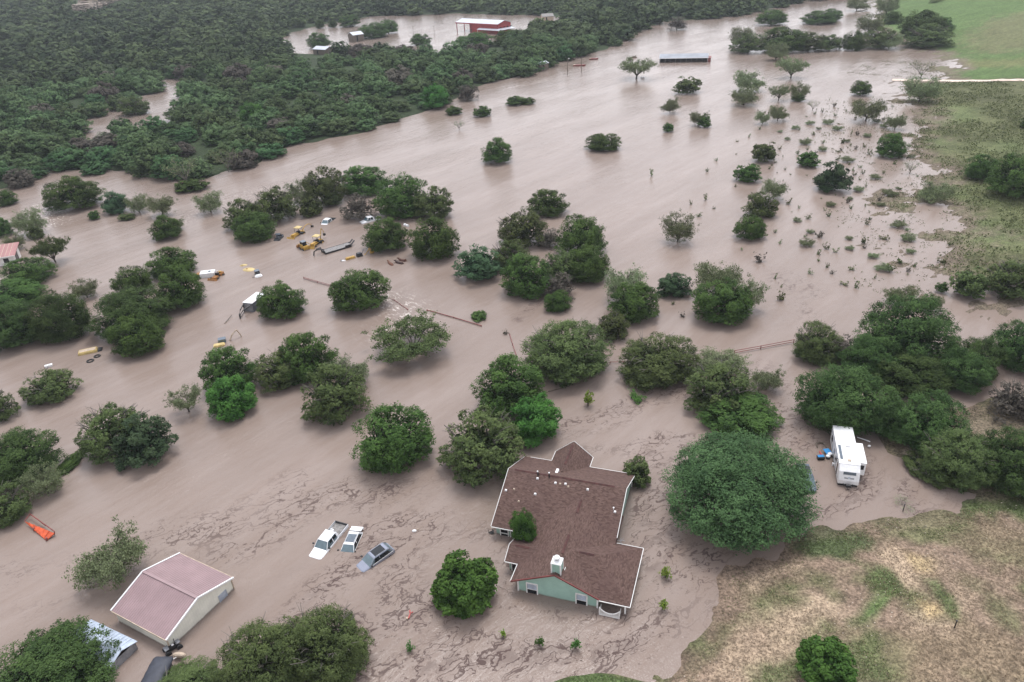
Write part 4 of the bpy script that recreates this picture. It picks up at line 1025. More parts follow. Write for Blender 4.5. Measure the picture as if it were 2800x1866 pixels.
sh = poly([(1900,225),(2080,232),(2140,300),(2110,360),(2150,430),(2100,470),(2190,500),(2210,560),(2160,600),(2200,660),(2300,700),(2353,640),(2000,690),(1960,640),(1980,560),(1900,480),(1930,400),(1880,300)])
q, z = scatter(sh, .95, 51, lambda q: vnoise(q, 3, 94, 3) + .22 * sstep(-14, 4, sdist(q, rf)) > .66); cover('shore_grass', 'grass clumps at the ragged waterline of the right field', q, z, LM['wd'], 7, .17, .32, .28, 52, .5)
q, z = scatter(sh, 1.25, 53, lambda q: (vnoise(q, 4.5, 96, 3) > .60) | (vnoise(q, 1.5, 97, 2) > .70), -1.0); cover('drowned_grass', 'grass tips standing out of the shallows off the right field', q, z, LM['wd'], 5, .14, .28, .16, 54, .5)
q, z = scatter(poly([(1940,170),(2080,178),(2200,182),(2230,150),(2130,140),(2000,140)]), 1.2, 55, lambda q: vnoise(q, 5, 98, 3) > .58, -1.0); cover('drowned_grass', 'grass tips in the pale shallows above the track end', q, z, LM['wd'], 5, .16, .4, .12, 56, .5)
q, z = scatter(lr, .5, 57, lambda q: (sdist(q, LAND['lower_right']) < 2.0) & (vnoise(q, 1.2, 99, 2) > .45), -.3); cover('wet_grass', 'half-drowned grass along the edge of the dry slope', q, z, LM['grs'], 5, .08, .14, .10, 58)
# limestone chips
def stones():
    q1, z1 = scatter(lr, 1.0, 61, lambda q: vnoise(q, 7, 95, 3) > .5); q2, z2 = scatter(poly([(2470,1232),(2535,1236),(2550,1265),(2505,1280),(2470,1262)], False), .28, 62)
    q = np.concatenate([q1, q2]); z = np.concatenate([z1, z2]); rg = np.random.default_rng(63); n = len(q)
    oc = np.array([(1,0,0),(-1,0,0),(0,1,0),(0,-1,0),(0,0,1),(0,0,-1)], float); fc = np.array([(0,2,4),(2,1,4),(1,3,4),(3,0,4),(2,0,5),(1,2,5),(3,1,5),(0,3,5)])
    s = rg.uniform(.03, .10, n); V = oc[None] * (s[:, None, None] * rg.uniform(.6, 1.3, (n, 6, 1))) * np.array([1, 1, .55]); V = V + np.column_stack([q, z])[:, None]
    F_ = (fc[None] + (np.arange(n) * 6)[:, None, None]).reshape(-1, 3)
    tag(link('limestone_chips', raw_mesh('limestone_chips', V.reshape(-1, 3), F_, plain('limestone', (.58, .50, .40), .9, var=.15))), 'pale limestone chips scattered on the dry slope', kind='stuff')
stones()
# floating litter caught in the scum bands
def litter():
    rg = np.random.default_rng(71); C = []
    for ln, wd, st in BANDS:
        L = poly(ln, False)
        for i in range(len(L) - 1):
            seg = L[i + 1] - L[i]; k = int(np.hypot(*seg) * st * 5)
            C.append(L[i] + seg * rg.random((k, 1)) + rg.normal(0, wd * .45, (k, 2)))
    C = np.concatenate(C); C = C[vnoise(C, 1.6, 72, 3) > .52]; n = len(C)
    P_ = np.column_stack([C, rg.uniform(.008, .03, n)]); V, Fq_ = leaf_quads(P_, np.tile([0, 0, 1.0], (n, 1)), rg.uniform(.03, .13, n), rg, .3, .12)
    m, nn_, b = newmat('floating_litter'); t = attr(nn_, 'tint').outputs['Fac']; nn_.links.new(mix_rgb(nn_, t, (.05, .035, .03), (.16, .12, .085)), b.inputs['Base Color']); b.inputs['Roughness'].default_value = .8
    V[:, 2] = np.maximum(V[:, 2], .006)
    tag(link('floating_litter', raw_mesh('floating_litter', V, Fq_, m, rg.random(n))), 'twigs and leaf litter floating in dark streaks', kind='stuff')
litter()
# ================================================================== HOUSE
def frame_empty(name, x, y, rz, z=0.0): return empty(name, (x, y, z), rz)
HX, HY, HT = -1.0736, 57.5715, -0.34523
house = frame_empty('flooded_house', HX, HY, HT)
tag(house, 'large sage green house with brown shingle roofs standing deep in the flood', 'house')
E_, RI = 1.66, 4.76
def gable_roof(mb, a0, a1, b0, b1, e0, e1, r, rb, t=.14):
    """ridge along a at b=rb"""
    mb.slab([(a0, b0, e0), (a1, b0, e0), (a1, rb, r), (a0, rb, r)], t); mb.slab([(a0, rb, r), (a1, rb, r), (a1, b1, e1), (a0, b1, e1)], t)
roof = MB()
gable_roof(roof, -5.6, 9.41, 7.45, 21.25, E_, E_, RI, 14.76)
# north-south gable with its face to the viewer
ap, az = 4.42, 4.0
roof.slab([(-.63, -.02, E_ - .02), (ap, -.02, az), (ap, 13.2, az), (-.63, 13.2, E_ - .02)], .13); roof.slab([(ap, -.02, az), (9.47, -.02, E_ - .02), (9.47, 13.2, E_ - .02), (ap, 13.2, az)], .13)
# east wing, hipped
ew = 1.66 + .465 * 4.29
roof.slab([(9.4, 0.0, E_), (12.54, 0.0, E_), (8.25, 4.29, ew), (5.12, 4.29, ew)], .12); roof.slab([(12.54, 0.0, E_), (12.54, 8.58, E_), (8.25, 4.29, ew)], .12)
roof.slab([(12.54, 8.58, E_), (9.4, 8.58, E_), (5.12, 4.29, ew), (8.25, 4.29, ew)], .12)
# west wing, gable
gable_roof(roof, -2.2, 2.2, 2.57, 6.33, E_, E_, 2.535, 4.45, .12)
# north bay
roof.slab([(-1.79, 23.35, E_), (-1.79, 17.0, E_), (.77, 17.0, 3.86), (.77, 23.35, 3.86)], .12); roof.slab([(.77, 23.35, 3.86), (.77, 17.0, 3.86), (3.33, 17.0, E_), (3.33, 23.35, E_)], .12)
rf_ = roof.build('roof', MT['shingle'], house, uv=True)
MT['ridge'] = plain('ridge_cap', (.085, .035, .03), .9, var=.2)
for (p, q) in (((-4.8, 14.76, RI + .02), (8.0, 14.76, RI + .02)), ((ap, 9.9, az + .03), (ap, 12.2, az + .03)), ((ap, 3.2, az + .03), (ap, 6.2, az + .03)), ((6.1, 4.29, ew + .02), (7.8, 4.29, ew + .02)),
               ((-1.5, 4.45, 2.56), (.2, 4.45, 2.56)), ((.77, 18.4, 3.88), (.77, 22.6, 3.88))):
    mb = MB(); d = Vector(q) - Vector(p); s_ = d.cross(Vector((0, 0, 1))).normalized() * .17
    P0, P1 = Vector(p), Vector(q); dn_ = Vector((0, 0, -.07)); u_ = Vector((0, 0, .06))
    mb.prism([P0 - s_ + dn_, P0 + u_, P0 + s_ + dn_], d); mb.build('ridge_vent', MT['ridge'], rf_)
def wallbox(mb, a0, a1, b0, b1, z0=-1.4, z1=E_ - .1, t=.15):
    mb.box(a0, a1, b0, b0 + t, z0, z1); mb.box(a0, a1, b1 - t, b1, z0, z1); mb.box(a0, a0 + t, b0 + t, b1 - t, z0, z1); mb.box(a1 - t, a1, b0 + t, b1 - t, z0, z1)
wl = MB()
wallbox(wl, -5.2, 9.05, 8.0, 20.85); wallbox(wl, .02, 9.08, .34, 7.9); wallbox(wl, -1.4, 2.95, 17.2, 22.95); wallbox(wl, 9.12, 12.1, 2.2, 8.15); wallbox(wl, -1.85, .0, 2.95, 5.95)
wl.prism([(.02, .34, E_ - .12), (.02, .34, 1.66 + .465 * .55), (ap, .34, az - .2), (9.08, .34, 1.74), (9.08, .34, E_ - .12)], (0, .15, 0))
wl.prism([(-5.2, 8.2, E_ - .12), (-5.2, 14.76, RI - .32), (-5.2, 20.7, E_ - .12)], (.15, 0, 0)); wl.prism([(8.9, 8.2, E_ - .12), (8.9, 14.76, RI - .32), (8.9, 20.7, E_ - .12)], (.15, 0, 0))
wl.build('wall', MT['sage'], house)
def bar(a, b, w_, h_, name='fascia', m='trim', par=None, bev=0):
    a = Vector(a); b = Vector(b); d = b - a; s_ = d.cross(Vector((0, 0, 1))); s_ = (s_.normalized() if s_.length > 1e-4 else Vector((1, 0, 0))) * w_ / 2; u_ = s_.cross(d).normalized() * h_ / 2
    mb = MB(); mb.prism([a - s_ - u_, a + s_ - u_, a + s_ + u_, a - s_ + u_], d); return mb.build(name, MT[m] if isinstance(m, str) else m, par or house, bev)
F = .09
for p, q in (((9.1, -.09, E_ - .06), (12.62, -.09, E_ - .06)), ((12.62, -.09, E_ - .06), (12.62, 8.66, E_ - .06)), ((12.6, 8.67, E_ - .06), (9.5, 8.67, E_ - .06)),
             ((-.72, -.1, E_ - .06), (-.72, 2.55, E_ - .06)), ((-.72, 2.5, E_ - .06), (-2.2, 2.5, E_ - .06)), ((-4.83, 21.33, E_ - .06), (-1.86, 21.33, E_ - .06)),
             ((-1.87, 21.3, E_ - .06), (-1.87, 23.4, E_ - .06)), ((3.41, 21.3, E_ - .06), (3.41, 23.4, E_ - .06)), ((3.4, 21.33, E_ - .06), (9.4, 21.33, E_ - .06)), ((-5.6, 7.38, E_ - .06), (-2.7, 7.38, E_ - .06)),
             ((-1.8, 23.42, E_ - .02), (.77, 23.42, 3.82)), ((.77, 23.42, 3.82), (3.34, 23.42, E_ - .02)), ((-2.27, 2.55, E_ - .05), (-2.27, 4.45, 2.46)), ((-2.27, 4.45, 2.46), (-2.27, 6.3, E_ - .05)),
             ((9.48, 8.9, 2.2), (9.48, 14.76, RI - .07)), ((9.48, 14.76, RI - .07), (9.48, 21.2, E_ - .04)), ((-5.67, 7.5, E_ - .05), (-5.67, 14.76, RI - .07)), ((-5.67, 14.76, RI - .07), (-5.67, 21.2, E_ - .05))):
    bar(p, q, F * .7, F)
MT['rake'] = plain('red_rake_edge', (.16, .04, .035), .7)
bar((-.66, -.1, E_ + .0), (ap, -.1, az + .04), .12, .16, 'rake_board', 'rake'); bar((ap, -.1, az + .04), (9.3, -.1, E_ + .1), .12, .16, 'rake_board', 'rake')
for a_ in (.06, 9.04): bar((a_, .31, -1.0), (a_, .31, E_ - .1), .17, .12, 'corner_board', 'trim')
bar((9.1, 8.05, -1.0), (9.1, 8.05, 1.6), .2, .2, 'corner_board', 'trim'); bar((9.1, 20.8, -1), (9.1, 20.8, 1.5), .2, .2, 'corner_board', 'trim')
# bright downspout / corner strip of the east gable seen edge-on
def window(a0, a1, b, z0, z1, par=house, axis='a'):
    fr = MB(); t = .13
    fr.box(a0 - t, a0, b - .09, b + .03, z0 - t, z1 + t); fr.box(a1, a1 + t, b - .09, b + .03, z0 - t, z1 + t); fr.box(a0, a1, b - .09, b + .03, z1, z1 + t); fr.box(a0, a1, b - .09, b + .03, z0 - t, z0)
    w_ = fr.build('window', MT['trim'], par)
    MB().box(a0, a1, b - .04, b - .01, z0, z1).build('pane', MT['darkglass'], w_)
    s_ = MB(); s_.box(a0, a1, b - .075, b - .045, .62, .68); s_.build('sash_rail', MT['trim'], w_)
    bl = MB(); bl.box(a0 + .03, a1 - .03, b - .055, b - .042, .68, z1 - .02); bl.build('blind', MT['sheetmetal'], w_)
window(1.12, 2.22, .34, -.6, 1.5); window(6.74, 7.82, .34, -.6, 1.48)
# west windows under the far eave
for a0 in (-4.6, -3.3):
    fr = MB(); fr.box(a0 - .12, a0, 7.86, 7.99, -.8, 1.4); fr.box(a0 + .9, a0 + 1.02, 7.86, 7.99, -.8, 1.4); fr.box(a0, a0 + .9, 7.86, 7.99, 1.25, 1.4); fr.box(a0, a0 + .9, 7.86, 7.99, .35, .45)
    w_ = fr.build('window', MT['trim'], house); MB().box(a0, a0 + .9, 7.93, 7.97, -.8, 1.25).build('pane', MT['darkglass'], w_)
fr = MB(); fr.box(-1.6, -1.5, 2.84, 2.95, -.8, 1.3); fr.box(-.6, -.5, 2.84, 2.95, -.8, 1.3); fr.box(-1.5, -.6, 2.84, 2.95, 1.2, 1.3)
w_ = fr.build('window', MT['trim'], house); MB().box(-1.5, -.6, 2.9, 2.93, -.8, 1.2).build('pane', MT['darkglass'], w_)
# porch: dark sheet painting the recess's shade, post, deck railing with scooped top
MB().box(9.12, 12.1, 2.16, 2.19, -1.2, 1.5).build('porch_shade_sheet', MT['darkglass'], house)
bar((12.05, .38, -1.4), (12.05, .38, E_ - .12), .16, .16, 'porch_post', 'trim')
rl = MB(); N_ = 22
rl.box(9.45, 11.55, -.52, -.44, -.02, .09)
for i in range(N_ + 1):
    t = i / N_; x = 9.45 + 2.1 * t; top = .42 + .62 * abs(2 * t - 1) ** 2.2; rl.box(x - .028, x + .028, -.5, -.46, .09, top)
for i in range(N_):
    t0, t1 = i / N_, (i + 1) / N_; f_ = lambda t: .42 + .62 * abs(2 * t - 1) ** 2.2
    a0 = (9.45 + 2.1 * t0, -.48, f_(t0)); a1 = (9.45 + 2.1 * t1, -.48, f_(t1)); rl.prism([(a0[0], -.52, a0[2] - .05), (a1[0], -.52, a1[2] - .05), (a1[0], -.52, a1[2] + .05), (a0[0], -.52, a0[2] + .05)], (0, .08, 0))
for z_ in (.18, .28): rl.box(9.45, 11.55, -.50, -.46, z_, z_ + .03)
for x in (9.43, 11.57):
    rl.box(x - .05, x + .05, -.53, -.43, -.3, 1.08); rl.tube([(x, -.48, 1.06), (x, -.48, 1.2)], .06, 6, .01)
    rl.prism([(x - .03, -.45, .05), (x + .03, -.45, .05), (x + .03, -.45, .6), (x - .03, -.45, .6)], (0, .9, 0))
tag(rl.build('porch_swing_bench', MT['trim'], None, loc=(HX, HY, 0), rz=HT), 'white slatted bench back with a scooped top floating by the porch', 'bench')
# chimney
ch = MB(); ch.box(3.97, 4.97, .42, 1.4, 2.6, 5.2); chim = ch.build('chimney', MT['sage'], house)
ct = MB()
for x in (3.97, 4.97):
    for y in (.42, 1.4): ct.box(x - .07, x + .07, y - .07, y + .07, 2.7, 5.2)
ct.build('corner_trim', MT['trim'], chim)
cc = MB(); cc.frus((3.88, 5.06, .33, 1.49), 5.2, (3.92, 5.02, .37, 1.45), 5.27); cc.frus((4.0, 4.94, .45, 1.37), 5.27, (4.25, 4.69, .7, 1.12), 5.38); cc.build('chimney_cap', MT['white'], chim)
cp = MB(); cp.cyl((4.47, .91), .17, 5.45, 5.75, 14); cp.build('flue', MT['black'], chim); cp = MB(); cp.dome((4.47, .91, 5.72), .34, .34, .2, 16, 4); cp.cyl((4.47, .91), .34, 5.66, 5.73, 16); cp.build('flue_hood', MT['white'], chim)
bar((5.05, .2, 3.1), (5.2, 1.6, 3.75), .07, .1, 'flashing', 'trim', chim)
# roof vents, stacks and skylight
def roof_z(a, b):
    z = RI - .424 * (14.76 - b) if b < 14.76 else RI - .478 * (b - 14.76); 
    if b < 13.2: z = max(z, az - .465 * abs(a - ap))
    return z
def vent(x, y, z0=3.6, kind='box'):
    for _ in range(6):
        g = np.array([float(v) for v in gxy(x, y, z0)]) - np.array([HX, HY]); a = g[0] * math.cos(HT) + g[1] * math.sin(HT); b = -g[0] * math.sin(HT) + g[1] * math.cos(HT); z0 = roof_z(a, b)
    mb = MB()
    if kind == 'box': mb.frus((a - .16, a + .16, b - .13, b + .13), z0 - .1, (a - .12, a + .12, b - .1, b + .1), z0 + .13); m = 'white'
    elif kind == 'sky': mb.frus((a - .2, a + .2, b - .55, b + .55), z0 - .2, (a - .16, a + .16, b - .5, b + .5), z0 + .16); m = 'white'
    elif kind == 'pipe': mb.cyl((a, b), .055, z0 - .1, z0 + .3, 10); mb.dome((a, b, z0 + .28), .11, .11, .06, 10, 3); m = 'white'
    elif kind == 'stack': mb.cyl((a, b), .09, z0 - .1, z0 + .5, 10); m = 'black'
    else: mb.frus((a - .14, a + .14, b - .12, b + .12), z0 - .1, (a - .1, a + .1, b - .08, b + .08), z0 + .1); m = MT['beige']
    mb.build({'sky': 'skylight', 'stack': 'vent_pipe', 'pipe': 'vent_pipe'}.get(kind, 'roof_vent'), MT[m] if isinstance(m, str) else m, rf_)
Z3 = lambda x, y: (1320 + x / 5.227, 1190 + y / 5.227)
for x, y, k in ((785, 545, 'pipe'), (790, 580, 'stack'), (783, 622, 'box'), (948, 565, 'pipe'), (950, 600, 'stack'), (1060, 530, 'sky'), (1040, 685, 'box'), (1108, 697, 'tan'), (1183, 700, 'box'), (1222, 735, 'tan'), (1500, 777, 'box'), (332, 792, 'box'), (447, 775, 'tan'), (750, 845, 'box'), (514, 950, 'tan'), (1870, 1062, 'pipe'), (1890, 1100, 'box')):
    vent(*Z3(x, y), kind=k)
# tv aerial at the eave
an = MB(); an.tube([(0, 0, -.2), (0, 0, .75)], .03, 6); an.tube([(-.45, 0, .75), (.45, .1, .55)], .022, 5); an.tube([(-.3, -.2, .5), (.35, .25, .8)], .018, 5); an.tube([(-.05, -.4, .65), (.05, .4, .65)], .018, 5)
p = at(1320 + 1975 / 5.227, 1430 + 285 / 5.227, 1.9)
tag(an.build('roof_aerial', MT['steel'], None, loc=(p.x, p.y, 1.55)), 'small metal aerial on the inner corner of the brown roof', 'aerial')
# black chair and stuff by the west windows
p = at(1345, 1458); ch_ = MB(); ch_.tube([(-.4, 0, .1), (.3, .1, .35)], .05, 5); ch_.tube([(0, -.35, .05), (.1, .3, .45)], .05, 5); ch_.tube([(-.3, -.3, .3), (-.4, .35, .2)], .04, 5); ch_.box(-.25, .25, -.2, .2, .08, .14)
tag(ch_.build('patio_chair', MT['black'], None, loc=(p.x, p.y, -.02)), 'overturned black patio chair floating by the west corner of the house', 'chair')

# ================================================================== PINK-ROOFED METAL BARN
bt = -.51514; barn = frame_empty('metal_barn', -39.467, 58.634, bt)
tag(barn, 'cream metal barn with a pink ribbed roof standing in the lower left flood', 'barn')
w2, l2, h1, h2 = 8.973 / 2, 8.295 / 2, 1.837, 3.295; sl = (h2 - h1) / w2; ov, ov2 = .26, .18
mb = MB(); mb.slab([(-l2 - ov, -w2 - ov2, h1 - sl * ov2), (l2 + ov, -w2 - ov2, h1 - sl * ov2), (l2 + ov, 0, h2), (-l2 - ov, 0, h2)], .08); mb.slab([(-l2 - ov, 0, h2), (l2 + ov, 0, h2), (l2 + ov, w2 + ov2, h1 - sl * ov2), (-l2 - ov, w2 + ov2, h1 - sl * ov2)], .08)
br_ = mb.build('roof', MT['pinkroof'], barn)
mb = MB(); x = -l2 - ov + .1
while x < l2 + ov - .05:
    for sgn in (-1, 1): mb.prism([(x - .022, 0, h2 + .002), (x + .022, 0, h2 + .002), (x, 0, h2 + .04)], (0, sgn * (w2 + ov2), -(h2 - h1) - sl * ov2))
    x += .30
mb.build('roof_ribs', MT['pinkroof'], br_)
bar((-l2 - ov, 0, h2 + .05), (l2 + ov, 0, h2 + .05), .3, .05, 'ridge_cap', 'pinkroof', br_)
for sx in (-1, 1):
    for sy in (-1, 1): bar((sx * (l2 + ov + .03), 0, h2 + .01), (sx * (l2 + ov + .03), sy * (w2 + ov2), h1 - sl * ov2 + .01), .16, .2, 'rake_trim', 'white', barn)
for sy in (-1, 1): bar((-l2 - ov, sy * (w2 + ov2 + .02), h1 - sl * ov2 - .06), (l2 + ov, sy * (w2 + ov2 + .02), h1 - sl * ov2 - .06), .08, .14, 'gutter', MT['beige'], barn)
mb = MB(); mb.box(-l2, l2, -w2, -w2 + .1, -2, h1 - .08); mb.box(-l2, l2, w2 - .1, w2, -2, h1 - .08); mb.build('side_wall', MT['barnwall'], barn)
mb = MB()
for x in (-l2 + .001, l2 - .101): mb.prism([(x, -w2 + .1, -2), (x, w2 - .1, -2), (x, w2 - .1, h1 - .07), (x, 0, h2 - .1), (x, -w2 + .1, h1 - .07)], (.1, 0, 0))
mb.build('gable_wall', MT['barnwall2'], barn)
for y in (-w2, w2): bar((l2 + .02, y, -1.5), (l2 + .02, y, h1 - .1), .12, .12, 'corner_trim', MT['beige'], barn)
mb = MB(); mb.box(l2 + .003, l2 + .05, 2.35, 2.47, -1, .96); mb.box(l2 + .003, l2 + .05, 3.4, 3.52, -1, .96); mb.box(l2 + .003, l2 + .05, 2.47, 3.4, .84, .96); d_ = mb.build('door', MT['sheetmetal'], barn)
mb = MB(); mb.box(l2 + .004, l2 + .03, 2.47, 3.4, -1, .84); mb.build('door_panel', MT['sheetmetal'], d_)

# ================================================================== VEHICLES
def heading(A, B): d = A - B; return math.atan2(d.y, d.x)
def station(name, A, B, z0, label, cat, group=None, tilt=None):
    """empty at the middle of A (front) and B (rear), +x towards A"""
    e = empty(name, ((A.x + B.x) / 2, (A.y + B.y) / 2, z0), heading(A, B)); tag(e, label, cat, group)
    if tilt: e.rotation_euler = (tilt[0], tilt[1], heading(A, B))
    return e
def glasshouse(mb, xb0, xb1, wb, zb, xt0, xt1, wt, zt): return mb.frus((xb0, xb1, -wb, wb), zb, (xt0, xt1, -wt, wt), zt)
def wheels(par, xs, w_, r=.38, z=.38):
    for x in xs:
        for s_ in (-1, 1):
            mb = MB(); mb.tube([(x, s_ * (w_ - .24), z), (x, s_ * w_, z)], r, 18); t = mb.build('wheel', MT['rubber'], par); MB().tube([(x, s_ * (w_ - .02), z), (x, s_ * (w_ + .015), z)], r * .6, 12).build('rim', MT['steel'], t)
def mirror(par, x, y, z, m='black'):
    MB().box(x - .09, x + .09, min(y, y * 1.2), max(y, y * 1.2), z, z + .17).build('side_mirror', MT[m], par, bev=.02)
def body_loft(secs):
    """secs: (x, halfwidth, z_low, z_side, z_top) -> rounded-shoulder body"""
    V = []; Fc = []; n = 8
    for x, hw, zl, zs, zt in secs:
        V += [(x, -hw * .94, zl), (x, -hw, (zl + zs) / 2), (x, -hw, zs), (x, -hw * .84, zt), (x, hw * .84, zt), (x, hw, zs), (x, hw, (zl + zs) / 2), (x, hw * .94, zl)]
    for i in range(len(secs) - 1):
        for k in range(n): Fc.append((i * n + k, i * n + (k + 1) % n, (i + 1) * n + (k + 1) % n, (i + 1) * n + k))
    Fc += [tuple(range(n)), tuple(range((len(secs) - 1) * n, len(secs) * n))[::-1]]
    return MB().add(V, Fc)
def pickup(name, A, B, sink, label, paint='carwhite', cab='crew', flat=False, group=None, L=5.9):
    r = station(name, A, B, -sink, label, 'pickup truck', group); k = L / 5.9; f = L / 2
    # body: hood + lower body up to the rear of the cab
    body = body_loft([(f, .78, .45, .78, .92), (f - .12, .93, .35, .86, .99), (f - 1.3 * k, .99, .3, .98, 1.1), (f - 1.45 * k, 1.0, .3, 1.02, 1.12), (-f + 2.0 * k, 1.0, .3, 1.02, 1.12)])
    bo = body.build('body', MT[paint], r, smooth=False, bev=.03)
    g = MB(); glasshouse(g, -f + 2.02 * k, f - 1.35 * k, .93, 1.1, -f + 2.2 * k, f - 2.1 * k, .72, 1.80); g.build('windows', MT['glass'], r)
    rp = MB(); rp.frus((-f + 2.16 * k, f - 2.02 * k, -.76, .76), 1.78, (-f + 2.24 * k, f - 2.15 * k, -.68, .68), 1.88); rp.build('cab_roof', MT[paint], r, bev=.04)
    for s_ in (-1, 1):
        for xb, xt, wd in ((f - 1.38 * k, f - 2.08 * k, .09), (-f + 2.1 * k, -f + 2.25 * k, .3), (.12, .12, .09)):
            MB().prism([(xb - wd / 2, s_ * .95, 1.09), (xb + wd / 2, s_ * .95, 1.09), (xt + wd / 2, s_ * .74, 1.82), (xt - wd / 2, s_ * .74, 1.82)], (0, -s_ * .05, 0)).build('pillar', MT[paint], r)
        MB().box(-f + 2.4 * k, f - 1.7 * k, s_ * .955 - .012, s_ * .955 + .012, 1.1, 1.14).build('window_trim', MT['black'], r)
    sd_ = MB(); sd_.frus((-f + 2.2 * k, f - 2.3 * k, -.90, -.885), 1.16, (-f + 2.28 * k, f - 2.3 * k, -.78, -.77), 1.7); sd_.frus((-f + 2.2 * k, f - 2.3 * k, .885, .90), 1.16, (-f + 2.28 * k, f - 2.3 * k, .77, .78), 1.7); sd_.build('side_glass', MT['darkglass'], r)
    mirror(r, f - 1.75 * k, .98, 1.12); mirror(r, f - 1.75 * k, -1.18, 1.12)
    bd = MB()
    if not flat:
        bd.box(-f, -f + 1.96 * k, .90, 1.0, .4, 1.13); bd.box(-f, -f + 1.96 * k, -1.0, -.90, .4, 1.13); b1 = bd.build('bed_side', MT[paint], r, bev=.02)
        MB().box(-f + .08, -f + 1.94 * k, -.9, .9, .5, .9).build('bed_floor', MT['deck'], r)
        MB().box(-f, -f + .08, -.9, .9, .45, 1.1).build('tailgate', MT['cardark'], r, bev=.01)
        ra = MB(); ra.box(-f + .02, -f + 1.94 * k, .885, .93, 1.135, 1.16); ra.box(-f + .02, -f + 1.94 * k, -.93, -.885, 1.135, 1.16); ra.box(-f - .01, -f + .1, -.92, .92, 1.105, 1.15); ra.build('bed_rail_cap', MT['black'], r)
    else:
        MB().box(-f - .2, -f + 1.9 * k, -1.1, 1.1, .95, 1.08).build('flat_bed', MT['cardark'], r, bev=.02); MB().box(-f + 1.88 * k, -f + 1.96 * k, -1.0, 1.0, 1.0, 1.7).build('headache_rack', MT['black'], r)
    wheels(r, (f - .95 * k, -f + 1.1 * k), 1.0)
    hl = MB().box(f - .14, f + .01, .5, .84, .68, .84); hl.build('headlight', MT['sheetmetal'], r); MB().box(f - .14, f + .01, -.84, -.5, .68, .84).build('headlight', MT['sheetmetal'], r)
    wp = MB(); wp.tube([(f - 1.42 * k, -.5, 1.14), (f - 1.6 * k, .1, 1.3)], .012, 4); wp.build('wiper', MT['black'], r)
    return r
Z6 = lambda x, y: (820 + x / 8.711, 1400 + y / 8.711)
def atz(f, x, y, z): return at(*f(x, y), z)
tr = pickup('pickup_truck', atz(Z6, 340, 1085, .12), atz(Z6, 1000, 250, .42), .78, 'white crew cab pickup, half sunk, with open bed, leftmost of three drowned vehicles', L=5.95)
tr.rotation_euler = (0, rad(2.2), tr.rotation_euler[2])
p = atz(Z6, 760, 430, .35); bx = MB(); bx.box(-.25, .25, -.15, .15, 0, .12); bx.box(-.1, .3, .2, .35, .02, .16)
tag(bx.build('cargo_bag', MT['white'], None, loc=(p.x, p.y, .16), rz=.8, bev=.03), 'white bags lying in the bed of the half sunk white pickup', 'bag')
def suv(name, A, B, sink, label, paint, L=4.7, W=.93, hh=1.66, hood=1.0, tilt=None, sun=True, tail=True, cat='car'):
    r = station(name, A, B, -sink, label, cat, tilt=tilt); f = L / 2
    body_loft([(f, W * .7, .4, .66, .78), (f - .25, W * .92, .3, .82, .93), (f - hood - .25, W, .28, .95, 1.04), (-f + .5, W, .28, .98, 1.06), (-f + .08, W * .93, .35, .92, 1.02), (-f, W * .85, .4, .8, .9)]).build('body', MT[paint], r, bev=.03)
    glasshouse(MB(), -f + .15, f - hood - .1, W - .05, 1.02, -f + .75, f - hood - 1.0, W - .26, hh - .07).build('windows', MT['glass'], r)
    rp = MB(); rp.frus((-f + .55, f - hood - .88, -W + .2, W - .2), hh - .09, (-f + .72, f - hood - 1.05, -W + .28, W - .28), hh); rp.build('car_roof', MT[paint], r, bev=.04)
    if sun: MB().box(-f + 1.05, f - hood - 1.25, -W + .36, W - .36, hh - .01, hh + .02).build('sunroof', MT['darkglass' if paint != 'carwhite' else 'cardull'], r, bev=.01)
    for s_ in (-1, 1):
        MB().frus((-f + .55, f - hood - .75, min(s_ * (W - .055), s_ * (W - .035)), max(s_ * (W - .055), s_ * (W - .035))), 1.08, (-f + .95, f - hood - 1.1, min(s_ * (W - .235), s_ * (W - .215)), max(s_ * (W - .235), s_ * (W - .215))), hh - .14).build('side_glass', MT['darkglass'], r)
        for xb, xt, wd in ((f - hood - .15, f - hood - .98, .08), (-f + .2, -f + .75, .2), (-.25, -.3, .07)):
            MB().prism([(xb - wd / 2, s_ * (W - .025), 1.0), (xb + wd / 2, s_ * (W - .025), 1.0), (xt + wd / 2, s_ * (W - .22), hh - .06), (xt - wd / 2, s_ * (W - .22), hh - .06)], (0, -s_ * .05, 0)).build('pillar', MT[paint], r)
        bar((-f + .3, s_ * (W - .01), 1.06), (f - hood - .5, s_ * (W - .01), 1.05), .03, .04, 'chrome_trim', 'trim', r)
        rr = MB(); rr.tube([(-f + .8, s_ * (W - .3), hh + .02), (0, s_ * (W - .3), hh + .06), (f - hood - 1.15, s_ * (W - .3), hh + .02)], .022, 5); rr.build('roof_rail', MT['steel'], r)
        mirror(r, f - hood - .35, W if s_ > 0 else -W * 1.2, 1.02, 'black')
    wheels(r, (f - .9, -f + .85), W, .36, .36)
    return r
gs = suv('grey_suv', atz(Z6, 1470, 1330, 0), atz(Z6, 2110, 830, .55), .70, 'slate grey crossover with a dark roof, nose down in the flood, rightmost of three vehicles', 'cargrey', L=4.75, tilt=(0, rad(4.0)))
ws = suv('white_suv', atz(Z6, 1060, 1090, 0), atz(Z6, 1330, 440, .45), 1.02, 'small white car with only its roof and tail above water, middle of three vehicles', 'carwhite', L=4.6, W=.9, tilt=(0, rad(3)))
